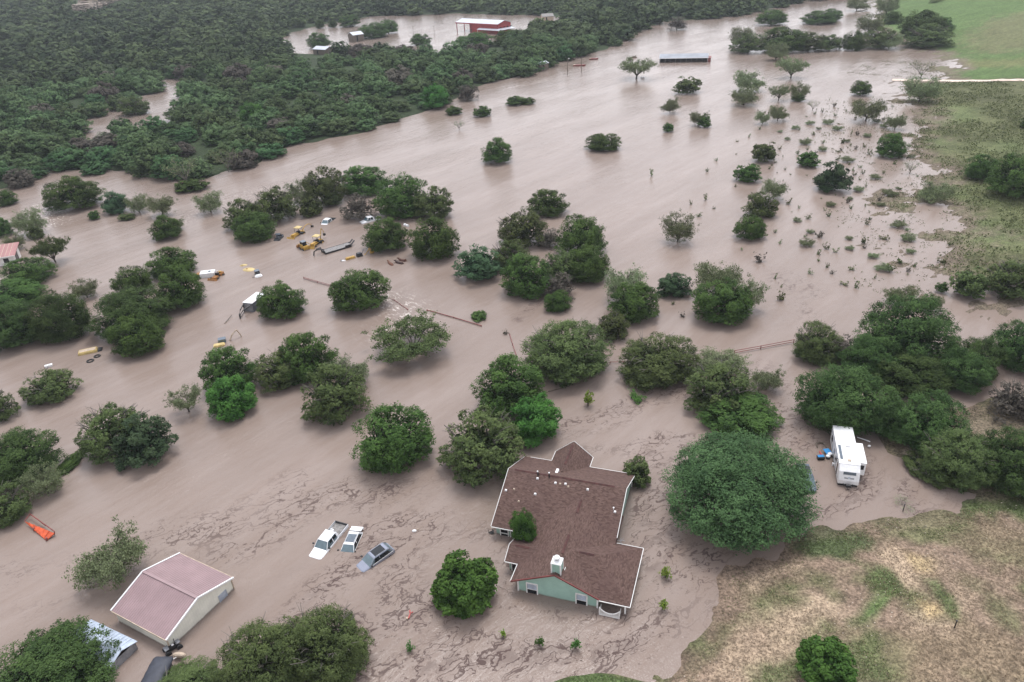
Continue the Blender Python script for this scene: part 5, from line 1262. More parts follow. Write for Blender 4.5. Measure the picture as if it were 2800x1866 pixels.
# raised rear hatch
hb = MB(); hb.prism([(-2.62, -.74, 1.30), (-1.95, -.76, 1.42), (-1.95, .76, 1.42), (-2.62, .74, 1.30)], (0, 0, .07)); hb.build('tailgate', MT['carwhite'], ws, bev=.03)
hb = MB(); hb.box(-1.96, -1.62, -.72, .72, 1.27, 1.34); hb.build('rear_window', MT['darkglass'], ws)
hb = MB(); hb.box(-2.78, -2.6, -.78, .78, 1.0, 1.36); hb.build('bumper', MT['carwhite'], ws, bev=.03)
# suv under the oak, behind the camper
Z5 = lambda x, y: (2160 + x / 7.84, 1140 + y / 7.84)
q = suv('slate_suv', atz(Z5, 455, 1640, .5), atz(Z5, 215, 980, .5), .42, 'slate blue car half hidden under the right edge of the big live oak', 'cardull', L=4.9, W=.98, hh=1.75)
# dark utility buggy
Z1 = lambda x, y: (780 + x / 6.533, 570 + y / 6.533)
A, B = at(752, 664), at(772, 643); r = station('utility_buggy', A, B, -.55, 'dark four wheel buggy with an open cargo bed, left of the yellow machines', 'buggy')
MB().frus((-.3, 1.5, -.75, .75), .5, (-.3, 1.35, -.62, .62), .98).build('body', MT['cardark'], r, bev=.05); MB().box(-1.5, -.35, -.78, .78, .6, .72).build('cargo_bed', MT['black'], r)
cg_ = MB(); cg_.box(-1.5, -.35, .72, .78, .72, 1.12); cg_.box(-1.5, -.35, -.78, -.72, .72, 1.12); cg_.box(-1.5, -1.44, -.72, .72, .72, 1.12); cg_.build('bed_side', MT['cardull'], r)
ro = MB()
for s_ in (-1, 1): ro.tube([(.9, s_ * .66, .9), (.45, s_ * .6, 1.75), (-.5, s_ * .6, 1.78), (-.6, s_ * .68, .7)], .04, 6)
ro.tube([(.45, -.6, 1.75), (.45, .6, 1.75)], .04, 6); ro.tube([(-.5, -.6, 1.78), (-.5, .6, 1.78)], .04, 6); ro.build('roll_cage', MT['black'], r); MB().box(-.5, .42, -.58, .58, 1.76, 1.82).build('roof_panel', MT['cardull'], r, bev=.02)
MB().box(.0, .35, -.55, .55, .85, 1.1).build('seat', MT['steel'], r); wheels(r, (1.05, -1.0), .86, .36, .36)
# drowned flatbed pickup and white pickup in the trees
pickup('flatbed_pickup', at(878, 620), at(912, 594), 1.05, 'drowned pickup with a white cab roof and dark bed behind the yellow machines', 'carwhite', flat=True, L=5.6)
pk = pickup('pickup_truck', at(993, 606, .3), at(1030, 596, .3), .72, 'white pickup with cargo in its bed below the long tree row', 'carwhite', L=5.2)
# backhoe loaders
def backhoe(A, B, sink, label, boom, cabless=True, hide=False, dull=False):
    r = station('backhoe_loader', A, B, -sink, label, 'backhoe'); Y = 'yellow'
    MB().frus((.3, 2.3, -.45, .45), .9, (.3, 2.2, -.38, .38), 1.55).build('engine_hood', MT[Y], r, bev=.05); MB().box(-1.3, .3, -.6, .6, .7, 1.15).build('chassis', MT['black'], r, bev=.03)
    MB().frus((-1.2, .5, -.85, .85), 2.62, (-1.1, .4, -.75, .75), 2.74).build('canopy', MT['paleyellow'], r, bev=.04)
    c = MB()
    for x in (-1.05, .35):
        for s_ in (-1, 1): c.tube([(x, s_ * .62, 1.0), (x * .95, s_ * .66, 2.64)], .045, 6)
    c.build('canopy_post', MT['black'], r); MB().frus((-.6, -.05, -.3, .3), 1.15, (-.65, -.2, -.26, .26), 1.75).build('seat', MT['black'], r, bev=.04)
    MB().tube([(.25, -.15, 1.3), (.1, -.1, 1.75)], .03, 5).build('steering_column', MT['black'], r)
    la = MB()
    for s_ in (-1, 1): la.tube([(.2, s_ * .62, 1.2), (1.9, s_ * .66, 1.35), (2.9, s_ * .66, .7)], .09, 6)
    la.build('loader_arm', MT[Y], r)
    bk = MB(); bk.prism([(2.8, -1.1, .35), (3.55, -1.1, .45), (3.0, -1.1, 1.25), (2.8, -1.1, 1.1)], (0, 2.2, 0)); bk.build('loader_bucket', MT[Y], r, bev=.03)
    st = MB(); st.box(-1.9, -1.3, -.55, .55, .6, 1.3); st.build('boom_frame', MT[Y], r, bev=.04)
    bm_ = MB(); bm_.tube(boom[0], .13, 6, .1); bm_.build('boom', MT[Y], r); sk = MB(); sk.tube(boom[1], .1, 6, .07); sk.build('dipper_arm', MT[Y], r)
    e = boom[1][-1]; bb = MB(); bb.prism([(e[0] - .3, e[1] - .25, e[2] - .35), (e[0] + .25, e[1] - .25, e[2] - .45), (e[0] + .3, e[1] - .25, e[2] + .1), (e[0] - .05, e[1] - .25, e[2] + .15)], (0, .5, 0)); bb.build('digging_bucket', MT['black'], r)
    for x, rr_, w_ in ((1.8, .45, .3), (-.9, .68, .42)):
        for s_ in (-1, 1):
            t = MB(); t.tube([(x, s_ * .7, rr_), (x, s_ * (.7 + w_), rr_)], rr_, 16); t = t.build('wheel', MT['rubber'], r); MB().tube([(x, s_ * (.7 + w_ - .02), rr_), (x, s_ * (.72 + w_), rr_)], rr_ * .55, 12).build('rim', MT[Y], r if False else t)
    return r
backhoe(at(799, 651), at(832, 632), .9, 'yellow backhoe with a square canopy, farther one, its arm stretched low to the right', ([(-1.7, 0, 1.3), (-2.9, .1, 2.1), (-3.9, .2, 2.2)], [(-3.8, .2, 2.25), (-4.8, .3, 1.9), (-5.4, .3, 1.3)]))
backhoe(at(846, 682), at(887, 652), .75, 'yellow backhoe with a square canopy, nearer one, its arm folded high behind', ([(-1.7, 0, 1.3), (-2.2, .1, 2.6), (-2.7, .1, 3.6)], [(-2.7, .1, 3.6), (-3.4, .1, 2.9), (-3.7, .1, 1.9)]))
# compact loader
r = station('skid_loader', at(812, 670), at(852, 690), -.35, 'black and yellow compact loader pushed against the nearer backhoe', 'loader')
MB().box(-1.5, .6, -.75, .75, .4, 1.25).build('body', MT['yellow'], r, bev=.08); MB().frus((-.7, .8, -.55, .55), 1.25, (-.6, .55, -.5, .5), 2.15).build('cab', MT['darkglass'], r, bev=.03); MB().box(-.75, .65, -.58, .58, 2.12, 2.22).build('cab_roof', MT['cardull'], r, bev=.03)
for s_ in (-1, 1): m_ = MB(); m_.tube([(-1.3, s_ * .86, 1.7), (.6, s_ * .86, 1.6), (1.6, s_ * .8, .8)], .1, 6); m_.build('lift_arm', MT['yellow'], r)
m_ = MB(); m_.prism([(1.5, -.95, .4), (2.2, -.95, .45), (1.75, -.95, 1.15), (1.5, -.95, 1.0)], (0, 1.9, 0)); m_.build('bucket', MT['orange'], r, bev=.03); wheels(r, (.55, -.85), .98, .4, .4)
# gooseneck trailer
A = at(*Z1(690, 800)); B = at(*Z1(1190, 650)); r = station('gooseneck_trailer', A, B, 0, 'long low gooseneck trailer with a grey plank deck, floating empty', 'trailer'); L_ = (A - B).length / 2
MB().box(-L_ + .4, L_, -1.15, 1.15, .18, .34).build('deck', MT['deck'], r); sr_ = MB(); sr_.box(-L_, L_ + .1, -1.28, -1.15, .02, .38); sr_.box(-L_ + .8, L_ + .1, 1.15, 1.28, .02, .38); sr_.box(L_, L_ + .1, -1.15, 1.15, .02, .5); sr_.build('side_rail', MT['black'], r)
pl = MB()
for i in range(18): x = -L_ + .5 + (2 * L_ - .6) * i / 18; pl.box(x, x + .05, -1.14, 1.14, .34, .355)
pl.build('deck_battens', MT['steel'], r)
nk = MB()
for s_ in (-.5, .5): nk.tube([(L_, s_ * 1.6, .3), (L_ + .3, s_ * 1.5, 1.2), (L_ + 1.4, s_ * .5, 1.35), (L_ + 2.3, 0, 1.0), (L_ + 2.5, 0, .1)], .16, 6)
nk.build('gooseneck', MT['black'], r); rm = MB()
for s_ in (-.8, .2): rm.prism([(-L_ + .3, s_, .3), (-L_ + .3, s_ + .5, .3), (-L_ - .6, s_ + .5, 1.0), (-L_ - .6, s_, 1.0)], (0, 0, .1))
rm.build('loading_ramp', MT['black'], r); fd = MB(); fd.box(-L_ + .6, -L_ + 2.2, 1.0, 1.3, .35, .7); fd.build('fender', MT['black'], r, bev=.06)
# drowned digger: hood, cab roof and arm elbow
r = station('drowned_backhoe', at(948, 710), at(1008, 694), -1.35, 'yellow backhoe sunk to its black cab roof right of the gooseneck trailer', 'backhoe')
MB().frus((.6, 3.0, -.55, .55), 1.0, (.7, 2.8, -.45, .45), 1.75).build('engine_hood', MT['yellow'], r, bev=.1); MB().frus((-1.2, .3, -.6, .6), 1.0, (-1.0, .1, -.5, .5), 2.15).build('cab', MT['black'], r, bev=.06); MB().tube([(-1.1, .3, 2.0), (-1.5, .4, 2.9)], .08, 5).build('exhaust_stack', MT['steel'], r)
m_ = MB(); m_.tube([(-1.6, 0, 1.2), (-2.9, 0, 2.3), (-3.4, 0, 3.2)], .17, 6, .13); m_.tube([(-3.4, 0, 3.2), (-3.9, 0, 2.0), (-4.0, 0, 1.2)], .15, 6); m_.build('boom', MT['yellow'], r); m_ = MB(); m_.prism([(-3.1, -.35, 1.3), (-3.3, -.35, 2.5), (-3.7, -.35, 2.0), (-3.75, -.35, 1.2)], (0, .7, 0)); m_.build('bucket', MT['yellow'], r)
# white truck and rusty yellow grader
r = station('box_truck', at(541, 758), at(592, 752), -1.35, 'white truck with a dark front swamped beside the dark tree mass', 'truck')
MB().box(-1.8, 1.3, -1.0, 1.0, .9, 2.35).build('box_body', MT['white'], r, bev=.06); MB().frus((1.3, 2.5, -.95, .95), .9, (1.3, 2.2, -.85, .85), 2.0).build('cab', MT['cardark'], r, bev=.06); MB().box(1.4, 2.1, -.8, .8, 2.0, 2.08).build('cab_roof', MT['orange'], r)
wn = MB(); wn.box(-.6, -.1, -1.02, -.99, 1.55, 2.0); wn.box(.4, .8, -1.02, -.99, 1.5, 1.95); wn.build('window', MT['darkglass'], r); wn = MB(); wn.box(-1.0, -.5, -.3, .3, 2.35, 2.45); wn.build('roof_hatch', MT['cardull'], r)
r = station('wheel_loader', at(576, 771), at(612, 744), -.9, 'rusty orange loader swamped just right of the white truck', 'loader')
MB().box(-1.9, -.4, -.65, .65, .6, 1.45).build('engine_cover', MT['orange'], r, bev=.1); MB().box(.1, 1.4, -.55, .55, .6, 1.3).build('front_frame', MT['orange'], r, bev=.08); MB().box(-.4, .1, -.4, .4, 1.0, 1.8).build('seat', MT['black'], r, bev=.06); MB().box(-1.4, -.9, -.4, .4, 1.45, 1.75).build('air_box', MT['yellow'], r, bev=.05)
m_ = MB(); m_.prism([(1.6, -1.1, .5), (2.4, -1.1, .6), (1.9, -1.1, 1.35), (1.6, -1.1, 1.2)], (0, 2.2, 0)); m_.build('bucket', MT['orange'], r, bev=.03); wheels(r, (.9, -1.1), 1.0, .55, .6)
m_ = MB(); m_.tube([(-.3, .3, 1.7), (-.3, .35, 2.3)], .05, 5); m_.tube([(-.3, -.3, 1.7), (-.3, -.35, 2.3)], .05, 5); m_.tube([(-.3, -.35, 2.3), (-.3, .35, 2.3)], .05, 5); m_.build('roll_bar', MT['white'], r)
# pale yellow tanks, mostly under
def ring_dome(nm, lab, c, rx, ry, rz_, hz_, m):
    r = empty(nm, (c.x, c.y, 0), rz_); tag(r, lab, 'tank'); MB().dome((0, 0, -.25), rx, ry, hz_ + .25, 22, 6).build('shell', MT[m], r, smooth=True); MB().dome((-.2 * rx, -.2, hz_ - .12), rx * .2, ry * .22, .18, 12, 4).build('lid', MT['orange' if rx > 1.3 else m], r); return r
ring_dome('yellow_tank', 'pale yellow tank top barely above water beside the white roofed machine, larger one', at(681, 738), 1.7, 1.1, -.3, .35, 'paleyellow')
ring_dome('yellow_tank', 'pale yellow tank top barely above water, smaller one farther back', at(666, 726), 1.0, .5, .2, .25, 'paleyellow')
# white machine with dark cab
r = station('mini_excavator', at(700, 744), at(711, 762), -1.0, 'small white machine with a dark cab right of the pale yellow tanks', 'excavator')
MB().frus((-1.5, -.1, -.8, .8), .6, (-1.4, -.1, -.75, .75), 1.35).build('engine_cover', MT['white'], r, bev=.2); MB().frus((-.1, 1.2, -.55, .55), .7, (-.1, 1.1, -.5, .5), 1.95).build('cab', MT['darkglass'], r, bev=.05); MB().box(-.12, 1.12, -.52, .52, 1.93, 2.0).build('cab_roof', MT['cardull'], r)
m_ = MB(); m_.tube([(-.4, .9, .9), (-.9, 1.3, 1.15)], .09, 5); m_.build('blade_arm', MT['cardull'], r)
# white box trailer with a black gooseneck
Z2 = lambda x, y: (500 + x / 6.533, 690 + y / 6.533)
A = at(*Z2(1190, 1060)); B = at(*Z2(1190, 1060)) + (at(*Z2(1400, 800)) - at(*Z2(1190, 960))) * 1.15
r = station('box_trailer', A, B, -.3, 'white topped box trailer with a black gooseneck, back end behind a round juniper', 'trailer'); L_ = (A - B).length / 2
MB().box(-L_, L_, -1.1, 1.1, -.2, 2.15).build('trailer_body', MT['cardull'], r, bev=.04); MB().box(-L_ - .05, L_ + .05, -1.15, 1.15, 2.15, 2.25).build('trailer_roof', MT['white'], r, bev=.03); MB().box(L_ + .003, L_ + .03, -1.05, 1.05, .0, 2.05).build('front_panel', MT['steel'], r)
m_ = MB()
for s_ in (-1, 1): m_.tube([(L_, s_ * .95, 1.9), (L_ + 2.0, s_ * .35, 1.7), (L_ + 3.0, s_ * .1, 1.1), (L_ + 3.1, 0, .15)], .12, 6)
m_.tube([(L_ + .25, -.9, 1.8), (L_ + .3, -.9, .2)], .12, 6); m_.tube([(L_ + .3, -.9, .42), (L_ + 3.0, 0, .42)], .05, 5); m_.build('gooseneck', MT['black'], r)
# little excavator further down
r = station('excavator', at(622, 932), at(596, 937), -1.35, 'drowned excavator with a grey cab roof and sandy yellow arm raised', 'excavator')
MB().frus((-.8, .7, -.6, .6), .8, (-.7, .6, -.5, .5), 1.95).build('cab', MT['glass'], r, bev=.05); MB().box(-.75, .65, -.58, .58, 1.93, 2.03).build('cab_roof', MT['cardull'], r, bev=.03); MB().box(-1.6, .4, -1.9, -.7, .8, 1.62).build('engine_cover', MT['paleyellow'], r, bev=.12)
m_ = MB(); m_.tube([(1.0, -.3, 1.0), (1.9, 0, 2.4), (2.8, .5, 3.0)], .14, 6); m_.tube([(2.8, .5, 3.0), (3.2, .6, 2.0), (3.4, .6, 1.2)], .12, 6); m_.build('boom', MT['beige'], r)
m_ = MB(); m_.tube([(1.2, .1, 1.1), (1.75, .25, 2.0)], .06, 5); m_.build('boom_cylinder', MT['black'], r)
# yellow roof in the left channel
r = station('yellow_van', at(266, 958), at(228, 966), -1.55, 'drowned van showing only its cream yellow roof near the left edge', 'van')
MB().frus((-2.0, 1.3, -.9, .9), 1.2, (-1.9, 1.2, -.82, .82), 2.0).build('van_body', MT['paleyellow'], r, bev=.12); MB().frus((1.3, 2.6, -.85, .85), .9, (1.3, 1.9, -.75, .75), 1.75).build('windshield', MT['black'], r, bev=.08); MB().box(-1.7, 1.0, -.5, .5, 2.0, 2.04).build('roof_panel', MT['beige'], r)
for x, y, s_, nm, lab, cat, m_ in ((247, 988, .5, 'floating_tyre', 'black tyre floating beside the drowned yellow roofed van, nearer one', 'tyre', 'rubber'), (266, 975, .45, 'floating_tyre', 'black tyre floating beside the drowned yellow roofed van, farther one', 'tyre', 'rubber'), (890, 1460, 0, '', '', '', '')):  # loose tyres lying flat on the water
    if not nm: continue
    p = at(x, y); n = 18; V = []; Fc = []
    for i in range(n):
        a = 2 * PI * i / n
        for k in range(8): b = 2 * PI * k / 8; V.append(((s_ + .17 * math.cos(b)) * math.cos(a), (s_ + .17 * math.cos(b)) * math.sin(a), .14 * math.sin(b)))
    for i in range(n):
        for k in range(8): Fc.append((i * 8 + k, i * 8 + (k + 1) % 8, ((i + 1) % n) * 8 + (k + 1) % 8, ((i + 1) % n) * 8 + k))
    tag(MB().add(V, Fc).build(nm, MT[m_], None, loc=(p.x, p.y, .05), smooth=True), lab, cat)
p = at(134, 1003); r = empty('floating_cooler', (p.x, p.y, 0), .5); tag(r, 'white box floating above the flat-topped tree near the left edge', 'box'); MB().box(-.6, .6, -.3, .3, -.1, .3).build('body', MT['white'], r, bev=.04); MB().box(-.63, .63, -.33, .33, .3, .38).build('lid', MT['white'], r, bev=.03)

# ================================================================== CAMPER
A = at(*Z5(1290, 1035), 2.75); B = at(*Z5(1128, 215), 2.75); r = station('camper_trailer', A, B, .0, 'long white camper trailer with a slide-out parked in shallow water by the wood', 'camper'); L_ = (A - B).length / 2; W_ = 1.24
b0 = .32
MB().prism([(-L_, -W_, b0), (L_ + .95, -W_, b0), (L_ + 1.0, -W_, .95), (L_ + .62, -W_, 2.1), (L_ - .02, -W_, 2.74), (-L_, -W_, 2.74)], (0, 2 * W_, 0)).build('body', MT['white'], r, bev=.05)
MB().box(-L_ - .04, L_ - .05, -W_ - .03, W_ + .03, 2.74, 2.82).build('camper_roof', MT['white'], r, bev=.03); MB().box(-L_ + .1, L_ + .85, -W_ + .1, W_ - .1, .02, b0).build('chassis', MT['black'], r)
so_ = MB(); so_.box(-L_ + (2 * L_) * .39, -L_ + (2 * L_) * .88, W_, W_ + .88, .55, 2.52)
so_ = so_.build('slide_out', MT['white'], r, bev=.03); MB().box(-L_ + 2 * L_ * .88, -L_ + 2 * L_ * .88 + .03, W_ + .18, W_ + .68, 1.45, 2.15).build('window', MT['darkglass'], so_)
MB().box(-L_ + 2 * L_ * .38, -L_ + 2 * L_ * .89, W_ + .0, W_ + .92, 2.52, 2.58).build('slide_roof', MT['white'], so_)
MB().box(L_ * .05, L_ * .05 + 2 * L_ * .36, -W_ + .18, -W_ + .52, 2.82, 2.86).build('solar_panel', MT['cardull'], r)
def front_panel(z0, z1, y0, y1, nm, m_):
    xx = lambda z: L_ + 1.0 - (z - .95) * (.38 / 1.15) if z < 2.1 else L_ + .62 - (z - 2.1)
    MB().prism([(xx(z0) + .005, y0, z0), (xx(z0) + .005, y1, z0), (xx(z1) + .005, y1, z1), (xx(z1) + .005, y0, z1)], (.03, 0, .01)).build(nm, MT[m_], r)
front_panel(1.72, 2.08, -.72, .78, 'window', 'cardull'); front_panel(1.22, 1.36, -.55, -.1, 'decal', 'steel'); front_panel(1.22, 1.36, .15, .6, 'decal', 'steel'); front_panel(1.26, 1.44, -.12, .18, 'decal', 'sheetmetal')
for x0, x1, z0, z1, m_ in ((-L_ + .9, -L_ + 1.9, 1.3, 1.9, 'darkglass'), (-.3, .3, .6, 2.3, 'steel'), (1.2, 2.2, 1.3, 1.9, 'darkglass'), (2.9, 3.5, .5, 2.1, 'darkglass')):
    MB().box(x0, x1, -W_ - .025, -W_ - .003, z0, z1).build('side_window' if z0 > 1 else 'entry_door', MT[m_], r, bev=.01)
MB().prism([(-L_ + .4, -W_ - .01, .9), (L_ + .4, -W_ - .01, .75), (L_ + .4, -W_ - .01, .9), (-L_ + .4, -W_ - .01, 1.12)], (0, -.012, 0)).build('stripe', MT['steel'], r)
aw = MB(); aw.tube([(-L_ + .8, -W_ - .12, 2.6), (L_ - 1.2, -W_ - .12, 2.6)], .09, 8); aw.build('awning_roll', MT['steel'], r)
v = MB(); v.dome((-L_ + 1.2, -.2, 2.82), .28, .22, .14, 12, 3); v.build('roof_vent', MT['white'], r); v = MB(); v.box(-.3, .5, -.1, .5, 2.82, 3.0); v.build('air_conditioner', MT['white'], r, bev=.06); v = MB(); v.box(L_ - 1.0, L_ - .6, -.2, .2, 2.82, 2.92); v.build('roof_vent', MT['beige'], r, bev=.03)
v = MB(); v.tube([(L_ + .9, -.6, .4), (L_ + 2.0, 0, .35), (L_ + .9, .6, .4)], .05, 6); v.box(L_ + 1.3, L_ + 1.6, -.3, .3, .35, .65); v.build('tongue', MT['black'], r)
v = MB(); v.tube([(L_ + .7, W_ + .02, 1.1), (L_ + .75, W_ + .2, 1.1)], .1, 8); v.build('marker_lamp', MT['black'], r); wheels(r, (-.9, .1), W_, .36, .3)
def thing1(nm, lab, cat, x, y, parts, f=Z5, rz=0.0, z=0.0):
    p = at(*f(x, y), 0); r = empty(nm, (p.x, p.y, z), rz); tag(r, lab, cat)
    for pn, mb_, m_, bv in parts: mb_.build(pn, MT[m_], r, bev=bv)
    return r
thing1('folding_table', 'bright blue folding table in the water beside the camper door', 'table', 800, 800, [('table_top', MB().box(-.42, .42, -.6, .6, .42, .47), 'blue', .01), ('leg', MB().tube([(-.3, -.4, -.1), (.3, -.4, .42)], .02, 5), 'steel', 0), ('leg', MB().tube([(-.3, .4, -.1), (.3, .4, .42)], .02, 5), 'steel', 0)], rz=.1)
thing1('white_basin', 'white plastic basin at the corner of the blue folding table', 'basin', 850, 850, [('bowl', MB().frus((-.24, .24, -.2, .2), .3, (-.3, .3, -.25, .25), .52), 'white', .03)], rz=.4)
thing1('storage_bin', 'black storage bin with a blue lid in the water left of the camper', 'bin', 655, 905, [('bin_body', MB().frus((-.42, .42, -.25, .25), -.1, (-.5, .5, -.32, .32), .45), 'black', .03), ('lid', MB().box(-.42, .42, -.2, .28, .45, .5), 'blue', .02)])
fr = MB()
for i in range(11): a = PI * i / 11; a2 = PI * (i + 1) / 11; fr.tube([(.55 * math.cos(a), .55 * math.sin(a), .15), (.55 * math.cos(a2), .55 * math.sin(a2), .15)], .11, 6)
fr.tube([(.55, 0, .15), (.6, -.5, .05)], .09, 6); fr.tube([(-.55, 0, .15), (-.6, -.5, .05)], .09, 6)
thing1('fire_ring', 'dark horseshoe-shaped fire ring sticking out of the water by the camper', 'fire ring', 655, 620, [('ring', fr, 'wood', 0)])
thing1('red_toy', 'small red plastic thing between the fire ring and the black bin', 'toy', 655, 790, [('body', MB().box(-.1, .1, -.35, .35, 0, .12), 'red', .03), ('handle', MB().tube([(0, .3, .1), (.15, .55, .2)], .025, 5), 'red', 0)])
thing1('propane_bottle', 'white gas bottle against the front left corner of the camper', 'gas bottle', 925, 1040, [('tank', MB().cyl((0, 0), .17, -.1, .35, 14).dome((0, 0, .35), .17, .17, .1, 14, 4), 'white', 0), ('valve', MB().cyl((0, 0), .05, .42, .52, 8), 'steel', 0)])
thing1('grill', 'small black and white grill beside the camper steps', 'grill', 810, 890, [('kettle', MB().dome((0, 0, .35), .3, .3, .2, 14, 4), 'white', 0), ('stand', MB().frus((-.25, .25, -.2, .2), -.1, (-.15, .15, -.15, .15), .35), 'black', .02)])
thing1('white_pipe', 'white pipe leaning on the bank right of the camper slide-out', 'pipe', 1575, 510, [('tube', MB().tube([(-.7, .5, .25), (0, 0, .2), (.7, -.5, .12)], .08, 8), 'white', 0)])
thing1('water_jug', 'white jug lying on the bank right of the camper', 'jug', 1690, 660, [('body', MB().dome((0, 0, .25), .22, .17, .17, 12, 6, True), 'white', 0), ('cap', MB().cyl((.2, 0), .05, .22, .34, 8), 'steel', 0)])
thing1('log', 'dark log lying behind the rear right corner of the camper', 'log', 1445, 320, [('bark', MB().tube([(-1.0, 0, .15), (0, .1, .22), (1.0, -.05, .12)], .2, 8, .14), 'wood', 0)])

# ================================================================== LOWER LEFT
def quad_roof(nm, lab, cat, pts, z, m_, t, parts_=()):
    P_ = [at(x, y, z) for x, y in pts]; c = sum(P_, Vector()) / len(P_); r = empty(nm, (c.x, c.y, 0)); tag(r, lab, cat); q = [p - Vector((c.x, c.y, 0)) for p in P_]; return r, q, c
Z7 = lambda x, y: (230 + x / 7.13, 1690 + y / 7.13)
r, q, c = quad_roof('metal_shed', 'pale blue sheet metal shed roof partly under the dark bottom left tree', 'shed', [Z7(440, 170), Z7(1040, 455), Z7(1050, 555), Z7(770, 790), Z7(330, 560)], 1.0, 'sheetmetal', .1)
P0, P1 = at(*Z7(440, 170), 1.15), at(*Z7(1040, 455), 1.15); d = (P1 - P0).normalized(); n_ = Vector((d.y, -d.x, 0)); Ld = (P1 - P0).length; o_ = Vector((c.x, c.y, 0))
def sp(u, v, z): p = P0 + d * u + n_ * v - o_; return (p.x, p.y, z)
MB().slab([sp(-2.5, 0, 1.15), sp(Ld, 0, 1.15), sp(Ld - .25, 1.7, 1.55), sp(-2.5, 1.7, 1.55)], .08).slab([sp(-2.5, 1.7, 1.55), sp(Ld - .25, 1.7, 1.55), sp(Ld, 3.4, 1.1), sp(-2.5, 3.4, 1.1)], .08).build('shed_roof', MT['sheetmetal'], r)
rb_ = MB()
for i in range(int((Ld + 2.4) / .45)):
    u = -2.4 + i * .45
    rb_.prism([sp(u, 0, 1.152), sp(u + .05, 0, 1.152), sp(u + .05, 1.7, 1.552), sp(u, 1.7, 1.552)], (0, 0, .04)); rb_.prism([sp(u, 1.7, 1.552), sp(u + .05, 1.7, 1.552), sp(u + .05, 3.4, 1.102), sp(u, 3.4, 1.102)], (0, 0, .04))
rb_.build('roof_ribs', MT['sheetmetal'], r); wb = MB()
for u0, v0, u1, v1 in ((-2.3, .15, Ld - .2, .15), (-2.3, 3.25, Ld - .2, 3.25), (Ld - .25, .15, Ld - .25, 3.25), (-2.3, .15, -2.3, 3.25)): wb.prism([sp(u0, v0, -1), sp(u1, v1, -1), sp(u1, v1, 1.08), sp(u0, v0, 1.08)], (n_.x * .06 + d.x * .01, n_.y * .06 + d.y * .01, 0))
wb.build('wall', MT['steel'], r)
# dark domed trailer cover
P0, P1 = at(*Z7(1330, 700), 1.5), at(*Z7(1750, 690), 1.5); P2 = at(*Z7(1050, 1250), 1.5); ax = (P2 - P0); ax.z = 0; L0 = ax.length + 3; ax.normalize(); wv = Vector((-ax.y, ax.x, 0)); wv = wv if wv.dot(P1 - P0) > 0 else -wv; Wd = abs((P1 - P0).dot(wv)) 
r = empty('covered_trailer', (P0.x, P0.y, 0)); tag(r, 'trailer under a dark slate cover with rounded top corners beside the pink-roofed barn', 'trailer')
V = []; Fc = []; nx, ny = 24, 14
for i in range(nx + 1):
    for j in range(ny + 1):
        u = i / nx; v_ = j / ny; e1 = min(1, u * L0 / .9); cu = math.sqrt(max(0, 1 - (1 - e1) ** 2)); e2 = 1 - abs(2 * v_ - 1) ** 3
        wj = (v_ - .5) * (.78 + .22 * cu) + .5; p = ax * (u * L0) + wv * (wj * Wd); V.append((p.x, p.y, 1.05 + .42 * cu * e2 + .03 * math.sin(i * 1.9 + j)))
for i in range(nx):
    for j in range(ny): a = i * (ny + 1) + j; Fc.append((a, a + 1, a + ny + 2, a + ny + 1))
tp = MB().add(V, Fc).mesh('cover', MT['tarp'], smooth=True); to = link('cover', tp, r); so2 = to.modifiers.new('solid', 'SOLIDIFY'); so2.thickness = .06
q4 = [ax * .5 + wv * .25, ax * L0 + wv * .15, ax * L0 + wv * (Wd - .15), ax * .5 + wv * (Wd - .25)]
MB().prism([(p.x, p.y, -.6) for p in q4], (0, 0, 1.68)).build('trailer_body', MT['cardark'], r)
thing1('quad_bike', 'black four wheeler at the near corner of the pink-roofed barn', 'quad bike', 1735, 610, [('body', MB().frus((-.75, .75, -.25, .25), .1, (-.6, .5, -.2, .2), .6), 'black', .06), ('handlebar', MB().tube([(.45, -.45, .9), (.35, 0, .85), (.45, .45, .9)], .035, 6), 'black', 0), ('rack', MB().box(-.8, -.35, -.35, .35, .6, .66).box(.4, .85, -.3, .3, .62, .66), 'steel', 0), ('headlamp', MB().dome((.1, 0, .6), .15, .15, .1, 10, 3), 'white', 0), ('wheel', MB().tube([(.6, -.55, .15), (.6, -.3, .15)], .3, 12), 'rubber', 0), ('wheel', MB().tube([(.6, .3, .15), (.6, .55, .15)], .3, 12), 'rubber', 0), ('wheel', MB().tube([(-.6, -.55, .15), (-.6, -.3, .15)], .3, 12), 'rubber', 0), ('wheel', MB().tube([(-.6, .3, .15), (-.6, .55, .15)], .3, 12), 'rubber', 0)], Z7, rz=.75)
thing1('beige_bag', 'beige sack drifting on a white pole right of the dark covered trailer', 'sack', 1880, 785, [('sack', MB().dome((0, 0, .5), .75, .3, .3, 14, 6, True), 'beige', 0), ('pole', MB().tube([(-.1, -.1, .4), (-.7, -1.3, .9)], .05, 6), 'white', 0)], Z7, rz=-.1)
